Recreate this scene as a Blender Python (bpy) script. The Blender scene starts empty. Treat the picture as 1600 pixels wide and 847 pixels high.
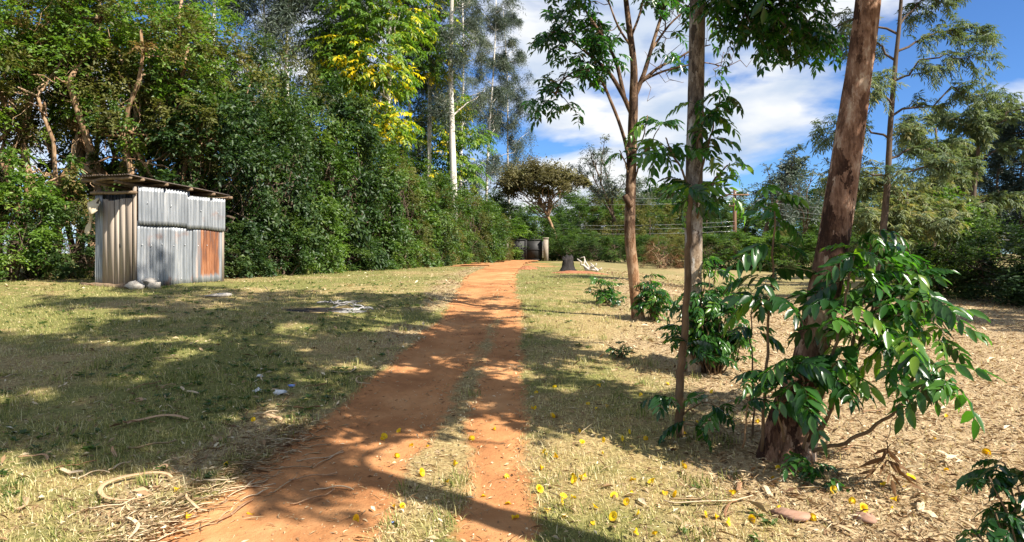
import bpy, math, random
import numpy as np
from mathutils import Vector, Matrix

# ------------------------------------------------------------------ camera, sky, sun, exposure
scene = bpy.context.scene
C = scene.collection
EYE = 1.65                      # eye height; the camera looks along +Y, level
FPX = 1080.0                    # focal length in pixels of the 1600 px wide photograph
HROW = 395.0                    # row of the horizon
cam_d = bpy.data.cameras.new('camera'); cam = bpy.data.objects.new('camera', cam_d); C.objects.link(cam)
cam.location = (0, 0, EYE); cam.rotation_euler = (math.radians(90), 0, 0)
cam_d.sensor_width = 36; cam_d.lens = FPX/1600*36
cam_d.shift_y = -(423.5-HROW)/1600
cam_d.clip_start = 0.05; cam_d.clip_end = 3000
scene.camera = cam

SUN_AZ = (0.82, -0.57)          # horizontal direction towards the sun
SUN_EL = math.radians(45)
_n = math.hypot(*SUN_AZ)
sun_vec = Vector((SUN_AZ[0]/_n*math.cos(SUN_EL), SUN_AZ[1]/_n*math.cos(SUN_EL), math.sin(SUN_EL)))
sl = bpy.data.lights.new('sun', 'SUN'); sl.energy = 5.0; sl.angle = math.radians(0.53); sl.color = (1.0, 0.93, 0.82)
so = bpy.data.objects.new('sun', sl); C.objects.link(so)
so.rotation_euler = sun_vec.to_track_quat('Z', 'Y').to_euler(); so.location = (0, 0, 40)

world = bpy.data.worlds.new('World'); scene.world = world; world.use_nodes = True
wt = world.node_tree; wn = wt.nodes; wl = wt.links; wn.clear()
def wnode(t, **kw):
    n = wn.new(t)
    for k, v in kw.items(): setattr(n, k, v)
    return n
w_out = wnode('ShaderNodeOutputWorld'); w_bg = wnode('ShaderNodeBackground'); w_bg.inputs['Strength'].default_value = 0.05
sky = wnode('ShaderNodeTexSky', sky_type='NISHITA', sun_disc=False)
sky.sun_elevation = SUN_EL; sky.sun_rotation = math.atan2(SUN_AZ[0], SUN_AZ[1])
sky.altitude = 1800; sky.air_density = 1.0; sky.dust_density = 0.3; sky.ozone_density = 2.0
tc = wnode('ShaderNodeTexCoord'); sep = wnode('ShaderNodeSeparateXYZ'); wl.new(tc.outputs['Generated'], sep.inputs[0])
def wmath(op, a, b=None):
    n = wnode('ShaderNodeMath', operation=op)
    for i, v in enumerate((a, b)):
        if v is None: continue
        if isinstance(v, (int, float)): n.inputs[i].default_value = v
        else: wl.new(v, n.inputs[i])
    return n.outputs[0]
zz = wmath('ADD', wmath('MAXIMUM', sep.outputs['Z'], 0.0), 0.22)      # a flat cloud deck seen in perspective
comb = wnode('ShaderNodeCombineXYZ')
wl.new(wmath('DIVIDE', sep.outputs['X'], zz), comb.inputs[0]); wl.new(wmath('DIVIDE', sep.outputs['Y'], zz), comb.inputs[1])
mp = wnode('ShaderNodeMapping'); mp.inputs['Location'].default_value = (29.55, 2.4, 0.0)
wl.new(comb.outputs[0], mp.inputs['Vector'])
cn = wnode('ShaderNodeTexNoise'); cn.inputs['Scale'].default_value = 0.85; cn.inputs['Detail'].default_value = 7; cn.inputs['Roughness'].default_value = 0.52
cn.inputs['Distortion'].default_value = 0.25
wl.new(mp.outputs[0], cn.inputs['Vector'])
cr = wnode('ShaderNodeValToRGB'); cr.color_ramp.elements[0].position = 0.47; cr.color_ramp.elements[1].position = 0.54
wl.new(cn.outputs['Fac'], cr.inputs[0])
cs = wnode('ShaderNodeTexNoise'); cs.inputs['Scale'].default_value = 2.3; cs.inputs['Detail'].default_value = 5
wl.new(mp.outputs[0], cs.inputs['Vector'])
ccol = wnode('ShaderNodeValToRGB'); ccol.color_ramp.elements[0].position = 0.36; ccol.color_ramp.elements[0].color = (4.6, 5.6, 7.2, 1)
ccol.color_ramp.elements[1].position = 0.58; ccol.color_ramp.elements[1].color = (8.2, 8.35, 8.5, 1)
wl.new(cs.outputs['Fac'], ccol.inputs[0])
tint = wnode('ShaderNodeMixRGB', blend_type='MULTIPLY'); tint.inputs[0].default_value = 1.0; tint.inputs[2].default_value = (0.66, 1.0, 1.42, 1)
wl.new(sky.outputs[0], tint.inputs[1])
cm = wnode('ShaderNodeMixRGB'); wl.new(cr.outputs[0], cm.inputs[0]); wl.new(tint.outputs[0], cm.inputs[1]); wl.new(ccol.outputs[0], cm.inputs[2])
wl.new(cm.outputs[0], w_bg.inputs['Color']); wl.new(w_bg.outputs[0], w_out.inputs[0])

vs = scene.view_settings
vs.view_transform = 'Standard'; vs.look = 'None'; vs.gamma = 1.0; vs.use_curve_mapping = False; vs.exposure = 1.3
scene.render.engine = 'CYCLES'
scene.cycles.max_bounces = 8; scene.cycles.transparent_max_bounces = 8

# ------------------------------------------------------------------ numpy mesh helpers
RNG = np.random.default_rng(11)
class MB:
    """collects vertices and faces; build() links them as ONE mesh object"""
    def __init__(s): s.V = []; s.F = []; s.A = []; s.n = 0
    def add(s, V, faces, var=0.5):
        V = np.asarray(V, float).reshape(-1, 3)
        for f in (faces if isinstance(faces, list) else [faces]):
            f = np.asarray(f, np.int64)
            if f.size: s.F.append(f + s.n)
        s.V.append(V); s.n += len(V)
        s.A.append(np.broadcast_to(np.asarray(var, float), (len(V),)).copy())
        return s
    def mesh(s, name, mat, smooth=True):
        me = bpy.data.meshes.new(name)
        V = np.concatenate(s.V); me.vertices.add(len(V)); me.vertices.foreach_set('co', V.astype(np.float32).ravel())
        loops = np.concatenate([f.ravel() for f in s.F]); sizes = np.concatenate([np.full(len(f), f.shape[1]) for f in s.F])
        me.loops.add(len(loops)); me.loops.foreach_set('vertex_index', loops.astype(np.int32))
        st = np.concatenate([[0], np.cumsum(sizes)[:-1]])
        me.polygons.add(len(sizes)); me.polygons.foreach_set('loop_start', st.astype(np.int32))
        if smooth: me.polygons.foreach_set('use_smooth', np.ones(len(sizes), bool))
        at = me.attributes.new('var', 'FLOAT', 'POINT'); at.data.foreach_set('value', np.concatenate(s.A).astype(np.float32))
        for m in (mat if isinstance(mat, (list, tuple)) else [mat]): me.materials.append(m)
        me.update(calc_edges=True)
        return me
    def build(s, name, mat, parent=None, smooth=True):
        return put(name, s.mesh(name, mat, smooth), parent)
def put(name, me, parent=None, loc=None, rot=None, scale=None):
    o = bpy.data.objects.new(name, me); C.objects.link(o)
    if parent is not None: o.parent = parent
    if loc is not None: o.location = loc
    if rot is not None: o.rotation_euler = rot
    if scale is not None: o.scale = scale
    return o
def tag(o, label, cat, group=None):
    o['label'] = label; o['category'] = cat
    if group: o['group'] = group
    return o
def empty(name, loc, rz=0.0):
    o = bpy.data.objects.new(name, None); C.objects.link(o); o.location = loc; o.rotation_euler = (0, 0, rz)
    o.empty_display_size = 0.2
    return o
def copy_tree(o, parent=None):
    c = o.copy(); C.objects.link(c); c.parent = parent
    for ch in list(o.children): copy_tree(ch, c)
    return c
def nrm(v):
    v = np.asarray(v, float); return v/np.maximum(np.linalg.norm(v, axis=-1, keepdims=True), 1e-9)

def tube(mb, pts, rad, n=7, rough=0.0, var=0.5, rng=RNG, cap=True):
    pts = np.asarray(pts, float); k = len(pts); rad = np.broadcast_to(np.asarray(rad, float), (k,))
    t = nrm(np.gradient(pts, axis=0)); ref = np.array([1., 0, 0]) if abs(t[0][0]) < 0.8 else np.array([0, 1., 0])
    U = np.zeros((k, 3)); u = ref
    for i in range(k):
        u = u - t[i]*np.dot(u, t[i]); u = u/max(np.linalg.norm(u), 1e-9); U[i] = u
    W = np.cross(t, U); a = np.arange(n)/n*2*np.pi
    R = rad[:, None]*(1 + (rng.normal(0, rough, (k, n)) if rough else 0))
    V = pts[:, None] + R[..., None]*(np.cos(a)[None, :, None]*U[:, None] + np.sin(a)[None, :, None]*W[:, None])
    V = V.reshape(-1, 3); i = np.arange(k-1)[:, None]*n; j = np.arange(n)[None]; j2 = (j+1) % n
    F = np.stack([i+j, i+j2, i+n+j2, i+n+j], -1).reshape(-1, 4)
    fs = [F]
    if cap:
        V = np.concatenate([V, pts[:1], pts[-1:]])
        q = np.arange(n); q2 = (q+1) % n
        fs.append(np.stack([np.full(n, k*n), q2, q], -1)); fs.append(np.stack([np.full(n, k*n+1), (k-1)*n+q, (k-1)*n+q2], -1))
    mb.add(V, fs, var)
def box(mb, c, s, var=0.5, M=None, jit=0.0, rng=RNG):
    V = np.array([[x, y, z] for x in (-.5, .5) for y in (-.5, .5) for z in (-.5, .5)])*np.asarray(s)
    if jit: V = V + rng.normal(0, jit, V.shape)
    if M is not None: V = V @ np.asarray(M).T
    V = V + np.asarray(c)
    mb.add(V, np.array([[0, 1, 3, 2], [4, 6, 7, 5], [0, 4, 5, 1], [2, 3, 7, 6], [0, 2, 6, 4], [1, 5, 7, 3]]), var)
def lump(mb, c, s, rng, rough=0.18, var=0.5, nu=10, nv=7, ang=False):
    th = np.linspace(0, np.pi, nv); ph = np.arange(nu)/nu*2*np.pi
    P = np.stack([np.sin(th)[:, None]*np.cos(ph), np.sin(th)[:, None]*np.sin(ph), np.repeat(np.cos(th)[:, None], nu, 1)], -1)
    r = 1 + rng.normal(0, rough, (nv, nu)); r[0] = r[0, 0]; r[-1] = r[-1, 0]
    V = (P*r[..., None]).reshape(-1, 3)*np.asarray(s) + np.asarray(c)
    i = np.arange(nv-1)[:, None]*nu; j = np.arange(nu)[None]; j2 = (j+1) % nu
    mb.add(V, np.stack([i+j, i+nu+j, i+nu+j2, i+j2], -1).reshape(-1, 4), var)
def smooth_path(ctrl, k=4):
    """Catmull-Rom through control points (any number of columns)"""
    P = np.asarray(ctrl, float); P = np.concatenate([2*P[:1]-P[1:2], P, 2*P[-1:]-P[-2:-1]]); out = []
    for i in range(1, len(P)-2):
        for t in np.arange(k)/k:
            out.append(.5*((2*P[i]) + (-P[i-1]+P[i+1])*t + (2*P[i-1]-5*P[i]+4*P[i+1]-P[i+2])*t*t + (-P[i-1]+3*P[i]-3*P[i+1]+P[i+2])*t**3))
    out.append(P[-2]); return np.array(out)

# 2-D value noise
_lat = np.random.default_rng(5).random((256, 256))
def vnoise(x, y, oct=3):
    x = np.asarray(x, float); y = np.asarray(y, float); s = 0; a = 1; tot = 0
    for o in range(oct):
        X = x*2**o + 37.3*o; Y = y*2**o + 91.7*o; i = np.floor(X).astype(int); j = np.floor(Y).astype(int)
        fx = X-i; fy = Y-j; fx = fx*fx*(3-2*fx); fy = fy*fy*(3-2*fy)
        L = lambda a_, b_: _lat[a_ % 256, b_ % 256]
        s = s + a*((L(i, j)*(1-fx)+L(i+1, j)*fx)*(1-fy) + (L(i, j+1)*(1-fx)+L(i+1, j+1)*fx)*fy); tot += a; a *= .5
    return s/tot
def sstep(a, b, x):
    t = np.clip((np.asarray(x, float)-a)/(b-a), 0, 1); return t*t*(3-2*t)

# ------------------------------------------------------------------ the lie of the land
_gy = [-80, 0, 3.0, 4, 5, 7, 10, 15, 25, 55, 90, 400]
_gz = [0, 0, .06, .14, .22, .42, .68, .95, 1.0, 1.0, 1.0, 1.0]
def track_l(y): return np.interp(y, [-20, 2, 3.6, 5, 6.3, 8, 10, 13, 20, 40, 54, 80], [-1.9, -1.5, -1.37, -1.18, -1.02, -.84, -.68, -.62, -.75, -.3, .9, 1.5])
def track_lw(y): return np.interp(y, [-20, 3.6, 5, 6.3, 10, 13, 20, 54], [.58, .6, .53, .47, .42, .45, .58, .8])
def track_r(y): return np.interp(y, [-20, 2, 3.6, 5, 6.3, 10, 13, 20, 40, 54, 80], [-.1, -.07, -.08, -.10, -.12, -.03, -.12, -.2, .2, 1.1, 1.7])
def track_rw(y): return np.interp(y, [-20, 3.6, 6.3, 10, 20, 54], [.22, .21, .22, .19, .32, .8])
def dirt(x, y):
    e = (vnoise(x*2.3, y*2.3, 3)-.5)*.5
    a = 1-np.abs(x-track_l(y))/track_lw(y); b = 1-np.abs(x-track_r(y))/track_rw(y)
    d = np.maximum(a*track_lw(y)/.4, b*track_rw(y)/.4) + e
    mid = (1-np.abs(x-.5*(track_l(y)+track_r(y)))/.6) - np.interp(y, [0, 9, 12, 20], [1.2, 1.0, .8, .5])
    far = sstep(24, 34, y)*sstep(-4.5, -2.5, x)*(1-sstep(1.5, 4.5, x))*(vnoise(x*.5, y*.5)+.2)*1.5-1
    return np.clip(np.maximum(np.maximum(d, mid+e), far), -1, 1)
def gz(x, y):
    x = np.asarray(x, float); y = np.asarray(y, float)
    z = np.interp(y, _gy, _gz)
    low = sstep(2.0, 8.0, x)*(1-sstep(22, 45, y))*.62
    z = z*(1-low) + .05*sstep(-2, -9, x)*sstep(5, 14, y)
    rut = np.clip(dirt(x, y), 0, 1)
    z = z - .035*rut*(1-sstep(15, 30, y)) + .05*(vnoise(x*.7, y*.7, 3)-.5) + .012*(vnoise(x*4, y*4, 2)-.5)
    return z
def G1(x, y): return float(gz(np.array([x]), np.array([y]))[0])
def at(px, py, Y):
    """the point that the photograph shows at (px, py), Y metres ahead"""
    return np.array([(px-800)/FPX*Y, Y, EYE-(py-HROW)/FPX*Y])
def on_ground(px, py):
    Y = np.linspace(2.2, 90, 4000); X = (px-800)/FPX*Y; z = gz(X, Y); r = HROW-FPX*(z-EYE)/Y
    i = np.argmax(r < py); return np.array([X[i], Y[i], z[i]])

# ------------------------------------------------------------------ materials
def new_mat(name):
    m = bpy.data.materials.new(name); m.use_nodes = True; nt = m.node_tree; nt.nodes.clear()
    o = nt.nodes.new('ShaderNodeOutputMaterial'); return m, nt, o
def N(nt, t, **kw):
    n = nt.nodes.new(t)
    for k, v in kw.items():
        if k in n.inputs: n.inputs[k].default_value = v
        else: setattr(n, k, v)
    return n
def ramp(nt, fac, stops):
    r = nt.nodes.new('ShaderNodeValToRGB'); e = r.color_ramp.elements
    while len(e) < len(stops): e.new(0.5)
    for q, (p, c) in zip(e, stops): q.position = p; q.color = (*c, 1) if len(c) == 3 else c
    nt.links.new(fac, r.inputs[0]); return r.outputs[0]
def leaf_mat(name, stops, rough=0.45, spec=0.4, trans=0.35, tcol=(1.5, 1.7, 0.6)):
    m, nt, o = new_mat(name); L = nt.links
    a = N(nt, 'ShaderNodeAttribute', attribute_name='var'); col = ramp(nt, a.outputs['Fac'], stops)
    p = N(nt, 'ShaderNodeBsdfPrincipled', Roughness=rough); p.inputs['Specular IOR Level'].default_value = spec
    L.new(col, p.inputs['Base Color'])
    t = N(nt, 'ShaderNodeBsdfTranslucent'); mu = N(nt, 'ShaderNodeMixRGB', blend_type='MULTIPLY'); mu.inputs[0].default_value = 1; mu.inputs[2].default_value = (*tcol, 1)
    L.new(col, mu.inputs[1]); L.new(mu.outputs[0], t.inputs['Color'])
    mx = N(nt, 'ShaderNodeMixShader'); mx.inputs[0].default_value = trans
    L.new(p.outputs[0], mx.inputs[1]); L.new(t.outputs[0], mx.inputs[2]); L.new(mx.outputs[0], o.inputs[0]); return m
def surf_mat(name, stops, scale=(8, 8, 2), detail=6, rough=0.85, bump=0.3, spec=0.2, metal=0.0, var_amt=0.0, dist=0.4, bdist=0.02):
    m, nt, o = new_mat(name); L = nt.links
    tcn = N(nt, 'ShaderNodeTexCoord'); mpn = N(nt, 'ShaderNodeMapping'); mpn.inputs['Scale'].default_value = scale
    L.new(tcn.outputs['Object'], mpn.inputs['Vector'])
    n = N(nt, 'ShaderNodeTexNoise', Scale=1.0, Detail=detail, Roughness=0.6, Distortion=dist); L.new(mpn.outputs[0], n.inputs['Vector'])
    fac = n.outputs['Fac']
    if var_amt:
        a = N(nt, 'ShaderNodeAttribute', attribute_name='var')
        ma = N(nt, 'ShaderNodeMath', operation='MULTIPLY_ADD'); ma.inputs[1].default_value = var_amt; ma.inputs[2].default_value = -.5*var_amt
        L.new(a.outputs['Fac'], ma.inputs[0]); ad = N(nt, 'ShaderNodeMath', operation='ADD'); L.new(ma.outputs[0], ad.inputs[0]); L.new(fac, ad.inputs[1]); fac2 = ad.outputs[0]
    else: fac2 = fac
    p = N(nt, 'ShaderNodeBsdfPrincipled', Roughness=rough, Metallic=metal); p.inputs['Specular IOR Level'].default_value = spec
    L.new(ramp(nt, fac2, stops), p.inputs['Base Color'])
    if bump:
        b = N(nt, 'ShaderNodeBump', Strength=bump, Distance=bdist); L.new(fac, b.inputs['Height']); L.new(b.outputs[0], p.inputs['Normal'])
    L.new(p.outputs[0], o.inputs[0]); return m

M = {}
M['leaf_dark'] = leaf_mat('leaf_dark', [(0, (.014, .034, .012)), (.5, (.038, .075, .022)), (1, (.11, .15, .04))], .48, .35, .3)
M['leaf_mid'] = leaf_mat('leaf_mid', [(0, (.025, .055, .014)), (.5, (.06, .115, .022)), (1, (.13, .18, .04))], .45, .4, .33)
M['leaf_lime'] = leaf_mat('leaf_lime', [(0, (.05, .1, .02)), (.5, (.11, .19, .03)), (1, (.21, .28, .05))], .42, .4, .4)  # lighter green: sunlit brightness of the foliage put into the leaf colour
M['leaf_dry'] = leaf_mat('leaf_dry', [(0, (.05, .06, .018)), (.45, (.11, .12, .03)), (.8, (.17, .16, .05)), (1, (.2, .12, .05))], .55, .3, .35, (1.4, 1.4, .7))
M['leaf_euc'] = leaf_mat('leaf_euc', [(0, (.05, .075, .06)), (.6, (.1, .13, .1)), (1, (.17, .18, .13))], .5, .4, .25, (1.2, 1.3, .8))
M['leaf_yellow'] = leaf_mat('leaf_yellow', [(0, (.035, .085, .013)), (.6, (.1, .185, .022)), (.84, (.24, .3, .025)), (.93, (.55, .46, .02)), (1, (.72, .52, .02))], .45, .4, .42)
M['leaf_tulip'] = leaf_mat('leaf_tulip', [(0, (.012, .042, .013)), (.5, (.03, .095, .02)), (.9, (.08, .18, .03)), (1, (.16, .23, .03))], .27, .55, .4, (1.7, 2.2, .45))
M['leaf_brown'] = leaf_mat('leaf_brown', [(0, (.09, .045, .02)), (1, (.2, .11, .05))], .7, .2, .25, (1.3, 1.1, .7))
M['leaf_acacia'] = leaf_mat('leaf_acacia', [(0, (.09, .085, .04)), (.5, (.16, .14, .07)), (1, (.2, .2, .1))], .6, .2, .35, (1.2, 1.2, .7))
M['leaf_silky'] = leaf_mat('leaf_silky', [(0, (.06, .1, .06)), (.5, (.12, .165, .08)), (.85, (.2, .22, .09)), (1, (.25, .22, .09))], .5, .3, .35, (1.4, 1.4, .7))
M['leaf_conifer'] = leaf_mat('leaf_conifer', [(0, (.015, .03, .028)), (1, (.04, .065, .05))], .6, .3, .15, (1.1, 1.2, .9))
M['grass'] = leaf_mat('grass', [(0, (.06, .1, .02)), (.3, (.15, .19, .045)), (.5, (.32, .3, .1)), (.75, (.5, .43, .2)), (1, (.62, .54, .33))], .7, .2, .3, (1.3, 1.3, .7))
M['litter'] = leaf_mat('litter', [(0, (.11, .058, .03)), (.35, (.28, .18, .095)), (.7, (.48, .37, .22)), (1, (.7, .61, .43))], .75, .2, .12, (1.2, 1.0, .7))
M['petal'] = leaf_mat('petal', [(0, (.7, .42, .01)), (1, (.85, .62, .02))], .5, .3, .4, (1.3, 1.2, .5))
M['bark_tan'] = surf_mat('bark_tan', [(.3, (.09, .05, .026)), (.5, (.24, .145, .08)), (.7, (.42, .29, .18))], (14, 14, 3), var_amt=.4)
M['bark_tulip'] = surf_mat('bark_tulip', [(.28, (.07, .035, .02)), (.42, (.22, .12, .075)), (.55, (.34, .2, .125)), (.68, (.5, .36, .26)), (.8, (.56, .47, .38))], (9, 9, 5), 8, .9, .5, .15, var_amt=.35, dist=1.2)
M['bark_grey'] = surf_mat('bark_grey', [(.28, (.06, .045, .035)), (.45, (.16, .12, .09)), (.6, (.3, .24, .19)), (.78, (.5, .46, .4))], (16, 16, 5), 8, .9, .5, .15, var_amt=.4, dist=.8)
M['bark_euc'] = surf_mat('bark_euc', [(.3, (.3, .25, .2)), (.5, (.5, .46, .4)), (.7, (.66, .63, .58))], (5, 5, .8), 5, .75, .1, .2, var_amt=.3)
M['bark_dark'] = surf_mat('bark_dark', [(.3, (.05, .035, .025)), (.7, (.14, .1, .07))], (10, 10, 3), var_amt=.2)
M['stem'] = surf_mat('stem', [(.3, (.09, .055, .03)), (.7, (.21, .14, .08))], (20, 20, 6), var_amt=.2)
M['charred'] = surf_mat('charred', [(.3, (.012, .01, .009)), (.6, (.035, .03, .028)), (.8, (.09, .08, .075))], (14, 14, 4), 6, .9, .8)
M['dead_wood'] = surf_mat('dead_wood', [(.3, (.3, .25, .2)), (.7, (.55, .5, .45))], (20, 20, 5))
M['rock'] = surf_mat('rock', [(.3, (.24, .13, .085)), (.7, (.4, .25, .18))], (9, 9, 9), 6, .9, .5)
M['stone'] = surf_mat('stone', [(.3, (.28, .25, .21)), (.7, (.5, .46, .4))], (9, 9, 9), 6, .9, .4)
M['soil_mound'] = surf_mat('soil_mound', [(.3, (.2, .075, .035)), (.7, (.36, .16, .08))], (14, 14, 14), 6, .95, .8)
M['ash'] = surf_mat('ash', [(.3, (.1, .095, .09)), (.6, (.28, .27, .26)), (.8, (.46, .45, .44))], (25, 25, 25), 5, .95, .4, var_amt=.5)
M['plank'] = surf_mat('plank', [(.25, (.2, .155, .12)), (.5, (.3, .245, .195)), (.75, (.41, .35, .285))], (30, 30, 1.2), 7, .85, .2, .2, var_amt=.3, dist=.3, bdist=.004)
M['pole'] = surf_mat('pole', [(.3, (.1, .065, .04)), (.7, (.27, .19, .12))], (20, 20, 20), 5, .85, .3)
M['concrete'] = surf_mat('concrete', [(.3, (.22, .18, .14)), (.7, (.34, .29, .23))], (5, 5, 5), 6, .9, .2)
M['gate_black'] = surf_mat('gate_black', [(.3, (.012, .012, .012)), (.7, (.025, .024, .023))], (4, 4, 4), 4, .6, .1, .3)
M['wire'] = surf_mat('wire', [(.3, (.5, .5, .5)), (.7, (.62, .62, .62))], (4, 4, 4), 2, .35, 0, .5, .8)
M['creosote'] = surf_mat('creosote', [(.3, (.12, .065, .04)), (.7, (.22, .13, .085))], (12, 12, 2), 5, .85, .2)
M['porcelain'] = surf_mat('porcelain', [(.3, (.6, .6, .6)), (.7, (.7, .7, .7))], (4, 4, 4), 2, .3, 0, .5)
M['cloth'] = surf_mat('cloth', [(.3, (.42, .34, .22)), (.7, (.62, .54, .4))], (9, 9, 9), 5, .95, .4)
M['paper'] = surf_mat('paper', [(.3, (.6, .6, .58)), (.7, (.75, .75, .74))], (30, 30, 30), 3, .8, .2)
M['plastic_blue'] = surf_mat('plastic_blue', [(.4, (.05, .14, .5)), (.55, (.3, .42, .75)), (.62, (.75, .77, .8))], (30, 30, 30), 3, .4, .2, .5)
M['bark_strip'] = surf_mat('bark_strip', [(.3, (.28, .15, .08)), (.7, (.48, .31, .18))], (30, 30, 30), 4, .8, .2, var_amt=.6)
M['bark_pale'] = surf_mat('bark_pale', [(.3, (.36, .25, .14)), (.7, (.56, .44, .29))], (30, 30, 30), 4, .8, .2, var_amt=.6)

def bark_flaky(name, dark, mid, light, pale, sc=1.0, lower=None):
    m, nt, o = new_mat(name); L = nt.links; tcn = N(nt, 'ShaderNodeTexCoord')
    def noise(s, d, r=.6, dist=0.0):
        mpn = N(nt, 'ShaderNodeMapping'); mpn.inputs['Scale'].default_value = tuple(v*sc for v in s); L.new(tcn.outputs['Object'], mpn.inputs[0])
        n = N(nt, 'ShaderNodeTexNoise', Scale=1.0, Detail=d, Roughness=r, Distortion=dist); L.new(mpn.outputs[0], n.inputs['Vector']); return n.outputs['Fac']
    vm_ = N(nt, 'ShaderNodeMapping'); vm_.inputs['Scale'].default_value = (15*sc, 15*sc, 6*sc); L.new(tcn.outputs['Object'], vm_.inputs[0])
    wob = N(nt, 'ShaderNodeTexNoise', Scale=4.0, Detail=4.0); L.new(vm_.outputs[0], wob.inputs['Vector']); wv = N(nt, 'ShaderNodeMixRGB', blend_type='ADD'); wv.inputs[0].default_value = .9; L.new(vm_.outputs[0], wv.inputs[1]); L.new(wob.outputs['Color'], wv.inputs[2])
    vo = N(nt, 'ShaderNodeTexVoronoi', Scale=1.0); L.new(wv.outputs[0], vo.inputs['Vector']); vsep = N(nt, 'ShaderNodeSeparateColor'); L.new(vo.outputs['Color'], vsep.inputs[0])
    big0 = noise((5, 5, 2.5), 6.0, .65, .3); bm = N(nt, 'ShaderNodeMath', operation='MULTIPLY_ADD'); bm.inputs[1].default_value = .28; L.new(vsep.outputs[0], bm.inputs[0])
    b0 = N(nt, 'ShaderNodeMath', operation='MULTIPLY_ADD'); b0.inputs[1].default_value = .8; b0.inputs[2].default_value = -.04; L.new(big0, b0.inputs[0]); L.new(b0.outputs[0], bm.inputs[2]); big = bm.outputs[0]; fine = noise((60, 60, 20), 6.0, .7, .5); streak = noise((30, 30, 2.5), 5.0, .6)
    ad = N(nt, 'ShaderNodeMath', operation='MULTIPLY_ADD'); ad.inputs[1].default_value = .35; L.new(fine, ad.inputs[0]); L.new(big, ad.inputs[2])
    a2 = N(nt, 'ShaderNodeMath', operation='MULTIPLY_ADD'); a2.inputs[1].default_value = .25; L.new(streak, a2.inputs[0]); L.new(ad.outputs[0], a2.inputs[2])
    col = ramp(nt, a2.outputs[0], [(.64, dark), (.77, mid), (.88, light), (1.0, pale)])
    if lower:
        sx = N(nt, 'ShaderNodeSeparateXYZ'); L.new(tcn.outputs['Object'], sx.inputs[0]); nz = N(nt, 'ShaderNodeMath', operation='MULTIPLY_ADD'); nz.inputs[1].default_value = 1.6; L.new(big, nz.inputs[0]); L.new(sx.outputs['Z'], nz.inputs[2])
        mr = N(nt, 'ShaderNodeMapRange'); mr.inputs['From Min'].default_value = 1.1; mr.inputs['From Max'].default_value = 2.2; L.new(nz.outputs[0], mr.inputs[0])
        low = ramp(nt, a2.outputs[0], [(.6, lower[0]), (.75, lower[1]), (.95, lower[2])]); mx = N(nt, 'ShaderNodeMixRGB'); L.new(mr.outputs[0], mx.inputs[0]); L.new(low, mx.inputs[1]); L.new(col, mx.inputs[2]); col = mx.outputs[0]
    p = N(nt, 'ShaderNodeBsdfPrincipled', Roughness=.9); p.inputs['Specular IOR Level'].default_value = .15; L.new(col, p.inputs['Base Color'])
    b = N(nt, 'ShaderNodeBump', Strength=.9, Distance=.025); L.new(a2.outputs[0], b.inputs['Height']); L.new(b.outputs[0], p.inputs['Normal']); L.new(p.outputs[0], o.inputs[0]); return m
M['bark_tulip'] = bark_flaky('bark_tulip', (.04, .02, .013), (.13, .068, .042), (.27, .155, .1), (.5, .38, .28))
M['bark_slant'] = bark_flaky('bark_slant', (.025, .015, .01), (.07, .042, .027), (.14, .085, .052), (.26, .18, .12), 1.2, ((.1, .045, .022), (.3, .155, .075), (.55, .36, .21)))
M['bark_grey'] = bark_flaky('bark_grey', (.06, .045, .036), (.15, .115, .09), (.27, .22, .18), (.5, .46, .41), 1.3, ((.22, .13, .07), (.5, .36, .22), (.72, .6, .44)))
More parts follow.
